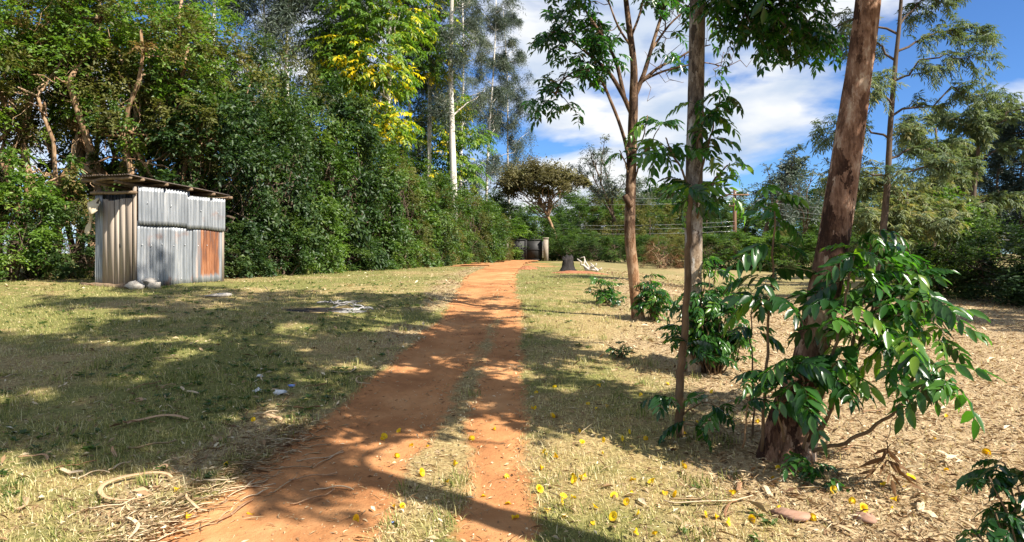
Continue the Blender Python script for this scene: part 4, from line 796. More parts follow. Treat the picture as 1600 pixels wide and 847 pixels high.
def shoot(tree_o, inv, ctrl, r0, rng, name='shoot', mat='stem'):
    """ctrl: (px, py, Y); returns the stem object and its world points"""
    P = smooth_path(np.array([at(*c) for c in ctrl]), 5); P[1:-1] += rng.normal(0, .006, P[1:-1].shape)
    m = MB(); tube(m, P-inv, np.linspace(r0, r0*.45, len(P)), 6, .03, rng.random(), rng); return m.build(name, M[mat], tree_o), P

# --- slanting brown tree (tree A)
bA = on_ground(997, 498); YA = bA[1]; rng = np.random.default_rng(101)
tA = empty('tulip_tree', bA); tag(tA, 'slanting brown trunk forking into an open crown, mid distance right of the track', 'tree')
sm = MB(); mb = MB()
pth = trunk_px([(998, 503, .11), (994, 470, .088), (989, 420, .082), (984, 370, .08), (985, 310, .075), (987, 250, .073), (989, 190, .07), (990, 150, .065), (990, 100, .05), (984, 50, .045), (977, -10, .035), (972, -90, .02)], YA, base=bA)
bark_tube(sm, pth, rng)
tube(sm, np.array([at(986, 322, YA-.03)-bA, at(979, 312, YA-.06)-bA, at(976, 305, YA-.07)-bA]), [.06, .05, .042], 8, .1, .3, rng)
BR = [([(990, 185), (974, 150), (950, 112), (920, 85), (890, 62), (862, 50)], .04, 0), ([(975, 150), (960, 90), (930, 40), (905, 0), (885, -40)], .032, .5), ([(986, 270), (975, 215), (955, 160), (935, 120), (905, 110), (880, 125), (868, 150)], .03, -.4),
      ([(992, 150), (1006, 115), (1018, 75), (1030, 35), (1042, -10), (1055, -70)], .04, 0), ([(1000, 130), (1030, 105), (1058, 92), (1082, 78), (1110, 70)], .028, .3), ([(1000, 128), (1035, 112), (1070, 103), (1100, 98), (1135, 105)], .02, -.3), ([(985, 60), (1000, 20), (1010, -30), (1018, -80)], .022, .2), ([(978, 0), (950, -40), (925, -70)], .025, 0), ([(1018, 78), (1045, 40), (1075, 10), (1095, -30)], .02, .4), ([(987, 75), (965, 40), (948, -5), (930, -40)], .02, -.5)]
for bi, (pp, r0, dy) in enumerate(BR):
    w_ = smooth_path(np.array([at(a, c, YA+dy*j/len(pp))-bA for j, (a, c) in enumerate(pp)]), 4); tube(sm, w_, np.linspace(r0, r0*.3, len(w_)), 7, .03, .5, rng, cap=False)
    nt = [17, 14, 13, 6, 2, 1, 5, 9, 3, 8][bi]
    twig_leaves(mb, sm, rng, w_, nt, .40, 5, L=.22, ll=.125, lw=.045, t0=[.4, .25, .55, .3, .6, .6, .2, .2, .4, .2][bi], vm=.32)
    if bi in (3, 4, 5, 8):
        for e in range(7):
            i = rng.integers(3, len(w_)); tube(sm, wander(rng, w_[i], w_[i]+nrm(rng.normal(0, 1, 3)+np.array([.6, 0, .5]))*rng.uniform(.3, .7), 5, .12), np.linspace(.007, .003, 5), 3, 0, .4, rng, cap=False)
sm.build('trunk', M['bark_slant'], tA); mb.build('crown', M['leaf_tulip'], tA)
for ctrl, ros in [([(986, 300, YA), (1000, 250, YA-.1), (1015, 225, YA-.2), (1030, 200, YA-.2)], [(1015, 225, 4), (1030, 195, 5), (1002, 250, 3)]), ([(986, 280, YA), (975, 250, YA-.1), (968, 235, YA-.2)], [(970, 240, 3)]), ([(986, 255, YA), (1005, 215, YA-.3), (1012, 180, YA-.3)], [(1010, 190, 4)])]:
    s, P = shoot(tA, bA, ctrl, .014, rng)
    for px, py, n in ros: rosette(s, bA, at(px, py, ctrl[-1][2]), n, rng, .95)

# --- straight pale tree (tree B) with leafy shoots on its trunk
bB = on_ground(1083, 578); YB = bB[1]; rng = np.random.default_rng(102)
tB = empty('tulip_tree', bB); tag(tB, 'straight pale-barked trunk with leafy shoots halfway up, right of the track', 'tree')
sm = MB(); mb = MB()
pth = trunk_px([(1083, 585, .12), (1083, 540, .10), (1083, 470, .093), (1083, 400, .09), (1084, 320, .088), (1086, 220, .086), (1088, 110, .083), (1090, 0, .08), (1092, -140, .075), (1097, -320, .065), (1100, -550, .055), (1100, -800, .04), (1098, -1000, .03)], YB, base=bB)
bark_tube(sm, pth, rng)
out = []; tips = []
for (t, d, L, r) in [(.66, (.9, -.2, .45), 1.6, .04), (.7, (.3, .6, .6), 1.7, .035), (.76, (-.9, .3, .7), 2.0, .04), (.8, (.2, -.8, .6), 1.6, .04), (.86, (.7, .5, .8), 1.7, .035), (.9, (-.6, -.5, .9), 1.6, .03), (.95, (.1, .2, 1), 1.8, .03), (.99, (.3, .1, 1), 1.5, .03)]:
    grow(rng, pth[int(t*(len(pth)-1)), :3], d, L, r, 1, out, tips, dict(nchild=[7], spread=.75, up=.03, ratio=.55, wig=.12))
limbs(sm, out, rng)
for t in tips: twig_leaves(mb, sm, rng, t, 4, .4, 7, L=.26, ll=.13, lw=.05, vm=.35)
for pp, nt in [([(1092, -70), (1130, -50), (1170, -20), (1205, 15), (1235, 50)], 22), ([(1092, -60), (1120, -40), (1150, -5), (1170, 30)], 12), ([(1150, -35), (1200, -25), (1245, 10), (1258, 60)], 16)]:
    w_ = smooth_path(np.array([at(a, c, YB-.15*j)-bB for j, (a, c) in enumerate(pp)]), 4); tube(sm, w_, np.linspace(.03, .008, len(w_)), 6, .03, .4, rng, cap=False); twig_leaves(mb, sm, rng, w_, nt, .32, 7, L=.2, ll=.1, lw=.036, t0=.3, vm=.4)
sm.build('trunk', M['bark_grey'], tB); mb.build('crown', M['leaf_tulip'], tB)
SB = [([(1086, 345), (1092, 290), (1106, 230), (1118, 180), (1128, 150)], [(1128, 150, 5), (1116, 175, 5), (1108, 215, 4), (1120, 240, 3)]), ([(1080, 330), (1068, 270), (1048, 235), (1040, 215)], [(1044, 225, 5), (1032, 240, 4)]), ([(1088, 340), (1110, 290), (1130, 265), (1140, 255)], [(1136, 262, 4), (1120, 285, 4)]),
      ([(1078, 350), (1066, 310), (1050, 292)], [(1052, 294, 4), (1068, 315, 3)]), ([(1088, 345), (1096, 315), (1104, 300)], [(1098, 310, 5), (1085, 290, 4)]), ([(1084, 250), (1095, 200), (1100, 165)], [(1098, 180, 4), (1085, 160, 3)]), ([(1090, 335), (1125, 310), (1145, 300)], [(1135, 305, 3)])]
for j, (ctrl, ros) in enumerate(SB):
    dY = [-.15, -.25, .25, -.35, -.35, -.2, -.1][j]
    s, P = shoot(tB, bB, [(a, c, YB+dY*i/max(1, len(ctrl)-1)-(.09 if i else .05)) for i, (a, c) in enumerate(ctrl)], .014, rng)
    for px, py, n in ros: rosette(s, bB, at(px, py, YB+dY-.09), n, rng, .82)

# --- leaning foreground tree (tree D) with coppice shoots round its foot
bD = on_ground(1240, 712); YD = bD[1]; rng = np.random.default_rng(103)
tD = empty('tulip_tree', bD); tag(tD, 'leaning thick foreground trunk with mottled reddish bark and big glossy shoots round its foot', 'tree')
sm = MB(); mb = MB()
pth = trunk_px([(1232, 722, .20), (1240, 690, .165), (1250, 640, .13), (1264, 570, .117), (1280, 490, .111), (1298, 400, .105), (1318, 280, .1), (1337, 150, .091), (1353, 30, .085), (1366, -90, .082), (1385, -260, .09), (1405, -500, .085), (1415, -800, .075), (1410, -1150, .06), (1405, -1500, .04)], YD, base=bD)
bark_tube(sm, pth, rng, 20)
p2 = trunk_px([(1202, 722, .10), (1208, 690, .085), (1222, 640, .075), (1243, 590, .06)], YD-.05, base=bD); bark_tube(sm, p2, rng, 12)
out = []; tips = []
for (t, d, L, r) in [(.69, (.9, -.5, .2), 1.5, .04), (.69, (.7, .8, .2), 1.5, .04), (.7, (-.3, -1, .15), 1.6, .04), (.71, (.1, -1, .3), 1.4, .035), (.7, (-.5, .5, .2), 1.2, .035), (.72, (-1, .2, .2), 1.9, .045), (.74, (-.6, .8, .2), 1.7, .04), (.78, (-.3, -.9, .5), 1.8, .04), (.82, (.8, .4, .5), 1.9, .045), (.86, (-.9, .3, .5), 2.1, .045), (.9, (.2, .9, .5), 2.0, .04), (.93, (-.7, -.6, .6), 2.0, .04), (.96, (.8, -.2, .7), 1.9, .035), (.99, (-.2, .2, 1), 2.0, .04), (.99, (.4, -.3, 1), 1.8, .035)]:
    grow(rng, pth[int(t*(len(pth)-1)), :3], d, L, r, 1, out, tips, dict(nchild=[7], spread=.8, up=.03, ratio=.55, wig=.12))
limbs(sm, out, rng)
for t in tips: twig_leaves(mb, sm, rng, t, 4, .45, 7, L=.3, ll=.16, lw=.065, vm=.35)
sm.build('trunk', M['bark_tulip'], tD); mb.build('crown', M['leaf_tulip'], tD)
# shoots: control points (px, py, dY), rosettes (px, py, dY, n, scale)
SD_ = [
 ([(1190, 705, -.1), (1196, 600, -.15), (1203, 480, -.15), (1207, 400, -.15), (1210, 330, -.15)], .013, [(1212, 318, -.15, 5, .8), (1208, 350, -.15, 4, .7), (1206, 395, -.15, 4, .85), (1203, 440, -.15, 4, .95), (1200, 480, -.2, 4, .95)]),
 ([(1175, 690, .35), (1178, 610, .35), (1172, 530, .35), (1175, 470, .35)], .009, [(1174, 470, .35, 4, .8), (1172, 530, .35, 4, .7)]),
 ([(1160, 700, -.2), (1168, 640, -.25), (1176, 600, -.3)], .008, [(1176, 602, -.3, 4, .6), (1165, 645, -.25, 3, .55)]),
 ([(1262, 690, -.25), (1290, 600, -.35), (1312, 520, -.4), (1325, 450, -.4), (1335, 400, -.4)], .015, [(1335, 402, -.4, 5, .8), (1328, 440, -.42, 4, .9), (1316, 490, -.45, 4, 1.0), (1300, 520, -.4, 3, .95)]),
 ([(1275, 690, -.15), (1310, 610, -.15), (1345, 530, -.1), (1370, 460, -.1), (1385, 400, -.1)], .016, [(1388, 395, -.1, 5, .75), (1376, 425, -.1, 5, .85), (1366, 465, -.15, 5, .95), (1352, 505, -.15, 4, 1.0), (1400, 440, -.1, 4, .85)]),
 ([(1345, 540, -.12), (1385, 500, -.2), (1425, 480, -.3), (1450, 470, -.35)], .011, [(1450, 472, -.35, 5, .85), (1428, 490, -.3, 5, .95), (1400, 500, -.25, 4, 1.0), (1465, 500, -.35, 4, .85)]),
 ([(1270, 705, -.3), (1320, 690, -.45), (1370, 665, -.55), (1408, 632, -.6), (1425, 595, -.65), (1440, 560, -.65)], .014, [(1440, 560, -.65, 5, .9), (1426, 592, -.65, 4, .85), (1460, 575, -.65, 4, .9), (1410, 545, -.6, 3, .9)]),
 ([(1425, 590, -.65), (1455, 590, -.75), (1480, 600, -.8)], .008, [(1470, 596, -.78, 4, .9), (1486, 606, -.82, 3, .95)]),
 ([(1255, 700, -.25), (1262, 660, -.32), (1258, 610, -.38), (1250, 575, -.4)], .011, [(1250, 578, -.4, 5, .8), (1255, 610, -.4, 5, .9), (1240, 630, -.4, 3, .85)]),
 ([(1265, 700, -.25), (1290, 650, -.35), (1310, 600, -.4), (1318, 575, -.42)], .011, [(1318, 578, -.42, 5, .85), (1302, 612, -.42, 4, .9), (1285, 590, -.4, 4, .85)]),
 ([(1250, 730, -.3), (1262, 750, -.4), (1275, 745, -.45)], .008, [(1270, 745, -.45, 5, .6), (1245, 738, -.4, 4, .6), (1290, 760, -.5, 4, .6)]),
 ([(1225, 690, -.25), (1215, 640, -.3), (1212, 600, -.3)], .009, [(1213, 605, -.3, 4, .75), (1222, 640, -.3, 3, .75)]),
 ([(1300, 640, -.2), (1325, 560, -.25), (1352, 450, -.2), (1358, 400, -.2), (1362, 375, -.2)], .012, [(1362, 375, -.2, 4, .75), (1352, 425, -.2, 4, .8), (1338, 520, -.3, 4, .9), (1330, 555, -.3, 4, .9)]),
 ([(1385, 500, -.2), (1415, 450, -.15), (1425, 410, -.1)], .008, [(1425, 410, -.1, 4, .75), (1440, 440, -.15, 4, .8), (1395, 550, -.4, 4, .9)]),
 ([(1450, 472, -.35), (1478, 515, -.4), (1490, 530, -.4)], .007, [(1488, 528, -.4, 4, .75), (1470, 540, -.5, 3, .8)]),
]
for ctrl, r0, ros in SD_:
    s, P = shoot(tD, bD, [(a, c, YD+dy) for a, c, dy in ctrl], r0, rng)
    for px, py, dy, n, sc in ros: rosette(s, bD, at(px-(12 if px > 1420 else 0), py-14, YD+dy), n, rng, sc*.88)
s, P = shoot(tD, bD, [(1404, 636, YD-.6), (1396, 660, YD-.6), (1385, 690, YD-.6)], .004, rng)
for k in range(3):
    o = leaf_at(s, bD, at(1383+4*k, 688+3*k, YD-.6), 1.2*k, -1.2, 0, .8, BIGDRY, rng)
    o.name = 'withered_leaf'; o['label'] = 'withered brown hanging leaf'

# --- thin sapling stem in front of tree B
bS = on_ground(1061, 682); YS = bS[1]; rng = np.random.default_rng(104)
tS = empty('sapling', bS); tag(tS, 'thin straight brown sapling with sparse dark leaves at its foot before the pale trunk', 'sapling')
s, P = shoot(tS, bS, [(1060, 686, YS), (1063, 600, YS), (1068, 520, YS), (1075, 430, YS), (1077, 340, YS+.03), (1079, 290, YS+.05)], .036, rng, 'stem')
rosette(s, bS, P[-1], 5, rng, .6); rosette(s, bS, P[-4], 3, rng, .55)
for ctrl, ros in [([(1062, 640, YS), (1040, 622, YS-.1), (1028, 618, YS-.15)], [(1030, 618, 3), (1042, 625, 2)]), ([(1063, 650, YS), (1095, 630, YS-.15), (1130, 640, YS-.2)], [(1100, 630, 3), (1128, 638, 4)]), ([(1062, 660, YS), (1085, 665, YS-.2)], [(1085, 660, 3)]), ([(1066, 560, YS), (1076, 540, YS-.1)], [(1075, 540, 2)])]:
    q, P = shoot(tS, bS, ctrl, .007, rng)
    for px, py, n in ros: rosette(q, bS, at(px, py, ctrl[-1][2]), n, rng, .62)

# --- bushes at the feet of the trees: every leaf of theirs a leaf object
def leafy_bush(px, py, label, nshoot, h, w, seed, sc, meshes=BIG, per=5, name='leafy_bush'):
    rng = np.random.default_rng(seed); b = on_ground(px, py); o = empty(name, b); tag(o, label, 'bush')
    for k in range(nshoot):
        a = rng.random()*6.28; r = w*rng.random()**.6; t = rng.uniform(.35, 1); top = np.array([math.cos(a)*r, math.sin(a)*r, h*t*(1-.35*(r/w)**2)])
        P = wander(rng, np.array([top[0]*.25, top[1]*.25, -.03]), top, 6, .06); m = MB(); tube(m, P, np.linspace(.011, .004, 6), 5, 0, rng.random(), rng); s = m.build('shoot', M['stem'], o)
        for j in (5, 3):
            q = P[j]
            rosette(s, np.zeros(3), q, per if j == 5 else per-2, rng, sc, meshes)
    return o
leafy_bush(1112, 583, 'dense bright glossy bush growing round the foot of the pale trunk', 50, 1.25, .32, 201, .5)
leafy_bush(1022, 500, 'small glossy bush right behind the foot of the slanting brown trunk', 16, .72, .2, 202, .55, per=4)
leafy_bush(940, 474, 'low dark bush standing alone left of the slanting brown trunk', 14, .5, .24, 203, .42, per=4)
leafy_bush(958, 478, 'lowest dark bush touching the lone bush by the slanting trunk', 7, .28, .18, 204, .36, per=4)
leafy_bush(965, 560, 'tiny weedy plant on the dry verge before the slanting trunk', 7, .2, .16, 205, .22, per=4, name='weed_plant')
leafy_bush(1215, 440, 'yellow-green seedling in the sunlit field behind the dark stem', 5, .5, .3, 206, .6, per=4, name='weed_plant')
# plant close by in the lower right corner, its shade put into the leaf colour
rng = np.random.default_rng(207); b = np.array([1.95, 2.45, G1(1.95, 2.45)]); o = empty('corner_plant', b); tag(o, 'dark leafy plant in the lower right corner of the view', 'plant')
for (px, py, Y) in [(1545, 745, 2.5), (1570, 725, 2.6), (1590, 760, 2.5), (1555, 800, 2.45), (1580, 820, 2.4), (1530, 835, 2.4), (1605, 800, 2.5), (1600, 735, 2.55)]:
    q = at(px, py, Y)-b; P = wander(rng, (0, 0, -.03), q, 6, .05); m = MB(); tube(m, P, np.linspace(.009, .003, 6), 5, 0, .5, rng); s = m.build('shoot', M['stem'], o); rosette(s, np.zeros(3), q, 4, rng, .62, SMALL_SHADED, pitch=(-.1, .3))

# --- trees of the same row beside and behind the camera: they throw the shade on track and grass
def row_tree(x, y, seed, H, z0c, label, big=1.0, ncl=8, lean=(0, 0)):
    rng = np.random.default_rng(seed); sm = MB(); mb = MB(); b = np.array([x, y, G1(x, y)]); t = np.linspace(0, 1, 18)
    p = np.stack([lean[0]*t+.1*np.sin(4*t+seed), lean[1]*t+.08*np.sin(5*t), t*H-.2], -1); tube(sm, p, .15*(1-.75*t)+.02, 12, .03, .5, rng); out = []; tips = []
    for k in range(ncl):
        tt = z0c/H+(1-z0c/H)*k/max(1, ncl-1); a = seed+k*2.4; d = np.array([math.cos(a), math.sin(a), .3+.5*tt]); grow(rng, p[min(17, int(tt*17))], d, 2.0*big*(1.2-.5*tt), .045, 1, out, tips, dict(nchild=[7], spread=.8, up=.03, ratio=.55, wig=.13))
    limbs(sm, out, rng)
    for tp in tips: twig_leaves(mb, sm, rng, tp, 4, .45, 7, L=.3, ll=.17, lw=.07, vm=.35)
    o = empty('tulip_tree', b); sm.build('trunk', M['bark_tulip'], o); mb.build('crown', M['leaf_tulip'], o); return tag(o, label, 'tree', 'trees of the row outside the view')
T0 = row_tree(3.0, 1.7, 301, 11, 7.6, 'tree of the row standing just right of the viewer', .68, 10)
T1 = row_tree(2.4, -2.2, 302, 12, 7.6, 'tree of the row standing behind the viewer', .95, 10)
T2 = row_tree(18.0, 9.0, 303, 10, 4.0, 'tall tree outside the view right of the field', 1.3, 10)
# bare low limbs of the nearest tree outside the view
m = MB(); rng = np.random.default_rng(310)
for P, r0 in (([[0, 0, 4.9], [.12, .1, 5.1], [.16, .3, 5.3], [.4, .45, 5.45]], .05), ([[0, 0, 5.6], [.25, .35, 5.65], [.7, .5, 5.6], [1.3, .45, 5.5]], .035), ([[0, 0, 6.2], [-.5, .4, 6.5], [-1.0, .3, 6.9], [-1.6, .5, 7.2]], .06), ([[0, 0, 6.6], [.2, -.5, 6.9], [.1, -1.0, 7.3]], .05)):
    P = smooth_path(np.array(P), 5); tube(m, P, np.linspace(r0, r0*.5, len(P)), 8, .04, .5, rng)
m.build('limb', M['bark_tulip'], T0)
def clone(src, x, y, rz, s, label):
    c = copy_tree(src); c.location = (x, y, G1(x, y)); c.rotation_euler = (0, 0, rz); c.scale = (s, s, s); c['label'] = label; return c
clone(T2, 20.0, 13.0, 2.5, 1.0, 'tall tree outside the view beside the shaded hedge'); clone(T2, 18.5, 4.5, 4.0, 1.0, 'tree outside the view at the near end of the shaded hedge')

# ------------------------------------------------------------------ things lying about
st = on_ground(887, 424); rng = np.random.default_rng(401)
sm = MB(); h = .98; a = np.arange(18)/18*6.283; zs = np.linspace(-.1, h, 9)
rr = (.31+.24*np.exp(-np.maximum(zs, 0)*3))[:, None]*(1+.14*np.sin(5*a+1)[None]*np.exp(-np.maximum(zs, 0)*1.5)[:, None]+.1*np.sin(2*a)[None])+rng.normal(0, .02, (9, 18)); V = np.stack([rr*np.cos(a), rr*np.sin(a), np.repeat(zs[:, None], 18, 1)], -1); V[-1, :, 2] += .16*np.sin(a+.5)+rng.normal(0, .09, 18); V[-2, :, 2] += .08*np.sin(a+.5)
V = V.reshape(-1, 3); i = np.arange(8)[:, None]*18; j = np.arange(18)[None]; sm.add(np.concatenate([V, [[0, 0, h-.12]]]), [np.stack([i+j, i+(j+1) % 18, i+18+(j+1) % 18, i+18+j], -1).reshape(-1, 4), np.stack([np.full(18, 162), 144+np.arange(18), 144+(np.arange(18)+1) % 18], -1)])
o = sm.build('tree_stump', M['charred'], smooth=False); o.location = st; o.scale = (.56, .56, .52); tag(o, 'blackened charred tree stump near the gate', 'stump')
def mound(name, label, px, py, rx, ry, h, seed, mat='soil_mound', cat='soil mound'):
    b = on_ground(px, py); rng = np.random.default_rng(seed); g = np.linspace(-1, 1, 25); X, Y = np.meshgrid(g, g); R = np.sqrt(X**2+Y**2)*(.8+.7*vnoise(X*2.2+seed*3, Y*2.2+seed, 3))
    Z = h*np.clip(1-R**2, -.1, 1)*(.5+vnoise(X*3+seed, Y*3, 3)); V = np.stack([X*rx, Y*ry, Z-.03], -1)
    V[..., 2] += gz(X*rx+b[0], Y*ry+b[1])-b[2]
    i = (np.arange(24)[:, None]*25+np.arange(24)[None]).ravel(); F = np.stack([i, i+1, i+26, i+25], -1); F = F[(R.ravel()[F] < 1.02).all(1)]
    o = MB().add(V.reshape(-1, 3), F).build(name, M[mat]); o.location = b; return tag(o, label, cat)
mound('soil_mound', 'loose heap of red soil round the foot of the charred stump', 907, 427, 1.3, .6, .11, 1)
mound('soil_mound', 'small dark clod of earth beside the track near the gate', 823, 421, .5, .4, .16, 2)
for i, (px, lab) in enumerate([(917, 'pale forked dead branch lying right of the charred stump'), (930, 'pale dead branch end sticking up next to the red soil heap')]):
    rng = np.random.default_rng(410+i); b = on_ground(px, 425); m = MB()
    for k in range(4): q = np.array([rng.uniform(-.7, .7), rng.uniform(-.3, .3), rng.uniform(.12, .5)]); tube(m, wander(rng, (rng.uniform(-.2, .2), 0, .05), q, 6, .12), np.linspace(.05, .02, 6), 6, .05, .5, rng)
    o = m.build('dead_branch', M['dead_wood']); o.location = b; tag(o, lab, 'branch')
# fire pit: ash, charred sticks
mound('ash_heap', 'grey heap of ash in the burnt patch left of the track', 545, 487, .6, .34, .04, 5, 'ash', 'ash heap')
mound('burnt_patch', 'blackened burnt soil beside the ash heap', 500, 484, 1.0, .5, .045, 6, 'charred', 'burnt soil')
rng = np.random.default_rng(420)
for i, (px, py) in enumerate([(520, 484), (540, 482), (556, 484), (566, 489), (552, 491), (535, 488), (572, 491), (528, 479), (545, 486), (560, 492), (515, 480), (550, 480)]):
    b = on_ground(px, py); m = MB(); a = rng.random()*3.1; L = rng.uniform(.25, .5); d = np.array([math.cos(a), math.sin(a), 0])
    tube(m, wander(rng, -d*L/2+np.array([0, 0, .05]), d*L/2+np.array([0, 0, rng.uniform(.05, .1)]), 6, .04), np.linspace(.014, .008, 6), 5, .08, rng.random(), rng)
    o = m.build('burnt_stick', M['ash']); o.location = b+np.array([0, 0, .03]); tag(o, 'short ash-grey burnt stick lying on the ash heap', 'stick', 'burnt sticks on the ash heap')
loose_stone('rock', 'larger reddish rock at the lower edge before the leaning trunk', on_ground(1236, 812), (.24, .15, .05), 'rock', 2.6, 31, 'rock')
loose_stone('rock', 'smaller reddish rock right of the larger one below the leaning trunk', on_ground(1352, 815), (.15, .1, .05), 'rock', 2.2, 32, 'rock')
loose_stone('stone', 'pale flat stone on the sunlit grass right of the shed', on_ground(342, 464), (.5, .3, .08), 'stone', .4, 33)
def crumple(name, label, px, py, s, mat, seed, cat):
    rng = np.random.default_rng(seed); m = MB(); s *= .75; lump(m, (0, 0, s*.2), (s*.6, s*.4, s*.2), rng, .4, nu=7, nv=5); o = m.build(name, M[mat], smooth=False); o.location = on_ground(px, py); tag(o, label, cat)
crumple('plastic_scrap', 'blue and white crumpled plastic scrap on the grass left of the track', 455, 606, .09, 'plastic_blue', 1, 'litter')
crumple('paper_scrap', 'white crumpled paper beside the blue plastic scrap', 437, 616, .13, 'paper', 2, 'litter')
crumple('paper_scrap', 'white paper scrap left of the crumpled paper on the grass', 404, 614, .1, 'paper', 3, 'litter')
crumple('paper_scrap', 'small white paper scrap above the other two on the grass', 405, 590, .08, 'paper', 5, 'litter')
crumple('plastic_scrap', 'tiny blue plastic scrap on the grassy middle of the track', 612, 818, .035, 'plastic_blue', 4, 'litter')
# curled bark strips
def bark_strip(label, px, py, L, w, curl, rz, seed, mat='bark_strip', lift=.02, name='bark_strip', group=None, wav=.006):
    rng = np.random.default_rng(seed); b = on_ground(px, py); k = 18; t = np.linspace(-.5, .5, k); ang = t*curl; 
    P = np.zeros((k, 3)); d = np.stack([np.cos(ang), np.sin(ang), 0*ang], -1); P = np.cumsum(d, 0)*L/k; P -= P.mean(0)
    c, s = math.cos(rz), math.sin(rz); P = P @ np.array([[c, s, 0], [-s, c, 0], [0, 0, 1]]); P += rng.normal(0, wav*L*.15, P.shape)*np.array([1, 1, 0])
    P[:, 2] = gz(P[:, 0]+b[0], P[:, 1]+b[1])-b[2]+lift+.012*np.abs(np.sin(t*5+seed))
    n = nrm(np.gradient(P, axis=0)); sd = nrm(np.cross(n, [0, 0, 1.])); wd = w*(1-(2*t)**4*.7)[:, None]; tl = rng.uniform(.3, 1.2)
    up = np.array([0, 0, 1.]); A = P+sd*wd*.5+up*w*.35*math.sin(tl); B = P-sd*wd*.5; Cc = P-up*w*.18
    V = np.stack([A, Cc, B], 1).reshape(-1, 3); i = np.arange(k-1)[:, None]*3
    o = MB().add(V, np.concatenate([i+np.array([[0, 1, 4, 3]]), i+np.array([[1, 2, 5, 4]])]), rng.random()).build(name, M[mat]); o.location = b
    md = o.modifiers.new('thickness', 'SOLIDIFY'); md.thickness = .003
    return tag(o, label, 'bark strip', group)
bark_strip('long bark strip curled into a ring on the grass in the lower left', 205, 768, 1.05, .03, 5.0, -1.7, 1, lift=.03)
bark_strip('brown curved bark strip lying above the ring-shaped one', 250, 660, .55, .03, 2.0, 3.4, 2)
bark_strip('pale bark strip wound in a loose S beside the track', 540, 583, .5, .02, 3.5, .6, 3, 'bark_pale')
bark_strip('pale bark strip curving round the track edge below the ash heap', 565, 598, .45, .018, -3.0, 1.9, 4, 'bark_pale')
bark_strip('long pale bark strip lying on straw right of the grass verge', 1110, 790, .6, .02, .7, .1, 5, 'bark_pale')
bark_strip('pale curled strip left of the long straw-coloured one', 1085, 785, .35, .02, 1.4, .3, 6, 'bark_pale')
bark_strip('pale flat bark piece on the field in the lower right', 1438, 800, .16, .04, .2, 1.0, 7, 'bark_pale')
bark_strip('second pale flat bark piece, touching the first in the lower right', 1450, 812, .13, .035, .3, 1.9, 8, 'bark_pale')
rng = np.random.default_rng(430)
for k in range(22):
    px = rng.uniform(220, 520); py = 860-(px-220)*.52+rng.normal(0, 14)
    if py > 900 or py < 560: continue
    bark_strip('thin straw-coloured strip in the drift along the left edge of the track', px, py, rng.uniform(.15, .4), rng.uniform(.008, .016), rng.normal(0, .3), .65+rng.normal(0, .3), 500+k, 'bark_pale', .012, 'bark_strip', 'strips drifted along the track edge')
for k in range(34):
    px = rng.uniform(0, 520); py = rng.uniform(560, 840)
    bark_strip('brownish bark strip scattered over the shaded grass left of the track', px, py, rng.uniform(.12, .35), rng.uniform(.012, .03), rng.normal(0, 1.2), rng.random()*3.1, 600+k, 'bark_strip' if rng.random() < .5 else 'bark_pale', .02, 'bark_strip', 'strips scattered over the shaded grass')
for k in range(30):
    px = rng.uniform(1080, 1590); py = rng.uniform(560, 840)
    bark_strip('pale bark strip scattered over the dry field on the right', px, py, rng.uniform(.12, .35), rng.uniform(.012, .03), rng.normal(0, .8), rng.random()*3.1, 700+k, 'bark_pale' if rng.random() < .7 else 'bark_strip', .015, 'bark_strip', 'strips scattered over the dry field')
# fallen yellow flowers: crumpled trumpets
def flower_mesh(seed):
    rng = np.random.default_rng(seed); m = MB(); n = 10; a = np.arange(n)/n*6.283
    prof = [(.006, 0), (.009, .012), (.016, .026), (.026, .036), (.034+.0, .038)]; V = []
    for q, (r, z) in enumerate(prof): V.append(np.stack([r*np.cos(a)*(1+(.25*np.sin(5*a) if q > 2 else 0)), r*np.sin(a)*(1+(.25*np.sin(5*a) if q > 2 else 0)), z+rng.normal(0, .004, n)*(q > 1)], -1))
    i = np.arange(4)[:, None]*n; j = np.arange(n)[None]; m.add(np.concatenate(V), np.stack([i+j, i+(j+1) % n, i+n+(j+1) % n, i+n+j], -1).reshape(-1, 4), rng.random())
    return m.mesh('fallen_flower', M['petal'])
FM = [flower_mesh(k) for k in range(4)]
spots = [(656, 745), (893, 752), (905, 748), (882, 780), (893, 778), (900, 757), (940, 714), (909, 697), (945, 692), (975, 690), (850, 735), (848, 708), (930, 820), (960, 815), (990, 838), (1043, 775), (1135, 823), (795, 790), (800, 812), (735, 690), (770, 675), (620, 720), (700, 760), (560, 818), (350, 730), (272, 768), (397, 660), (300, 812), (386, 806), (600, 690), (640, 700), (715, 728), (862, 655), (835, 640), (930, 640), (960, 780), (980, 790), (1000, 810), (1020, 760), (1010, 690), (1065, 660), (880, 812), (860, 800), (1180, 815), (1215, 800), (1255, 812), (1270, 818), (1345, 800), (840, 770), (795, 750), (1545, 712), (1300, 770), (1330, 790), (1420, 755), (1400, 790)]
rng = np.random.default_rng(440)
for k in range(42): spots.append((rng.uniform(815, 1120), rng.uniform(600, 845)) if k < 24 else (rng.uniform(1120, 1560), rng.uniform(640, 845)) if k < 36 else (rng.uniform(600, 800), rng.uniform(640, 840)))
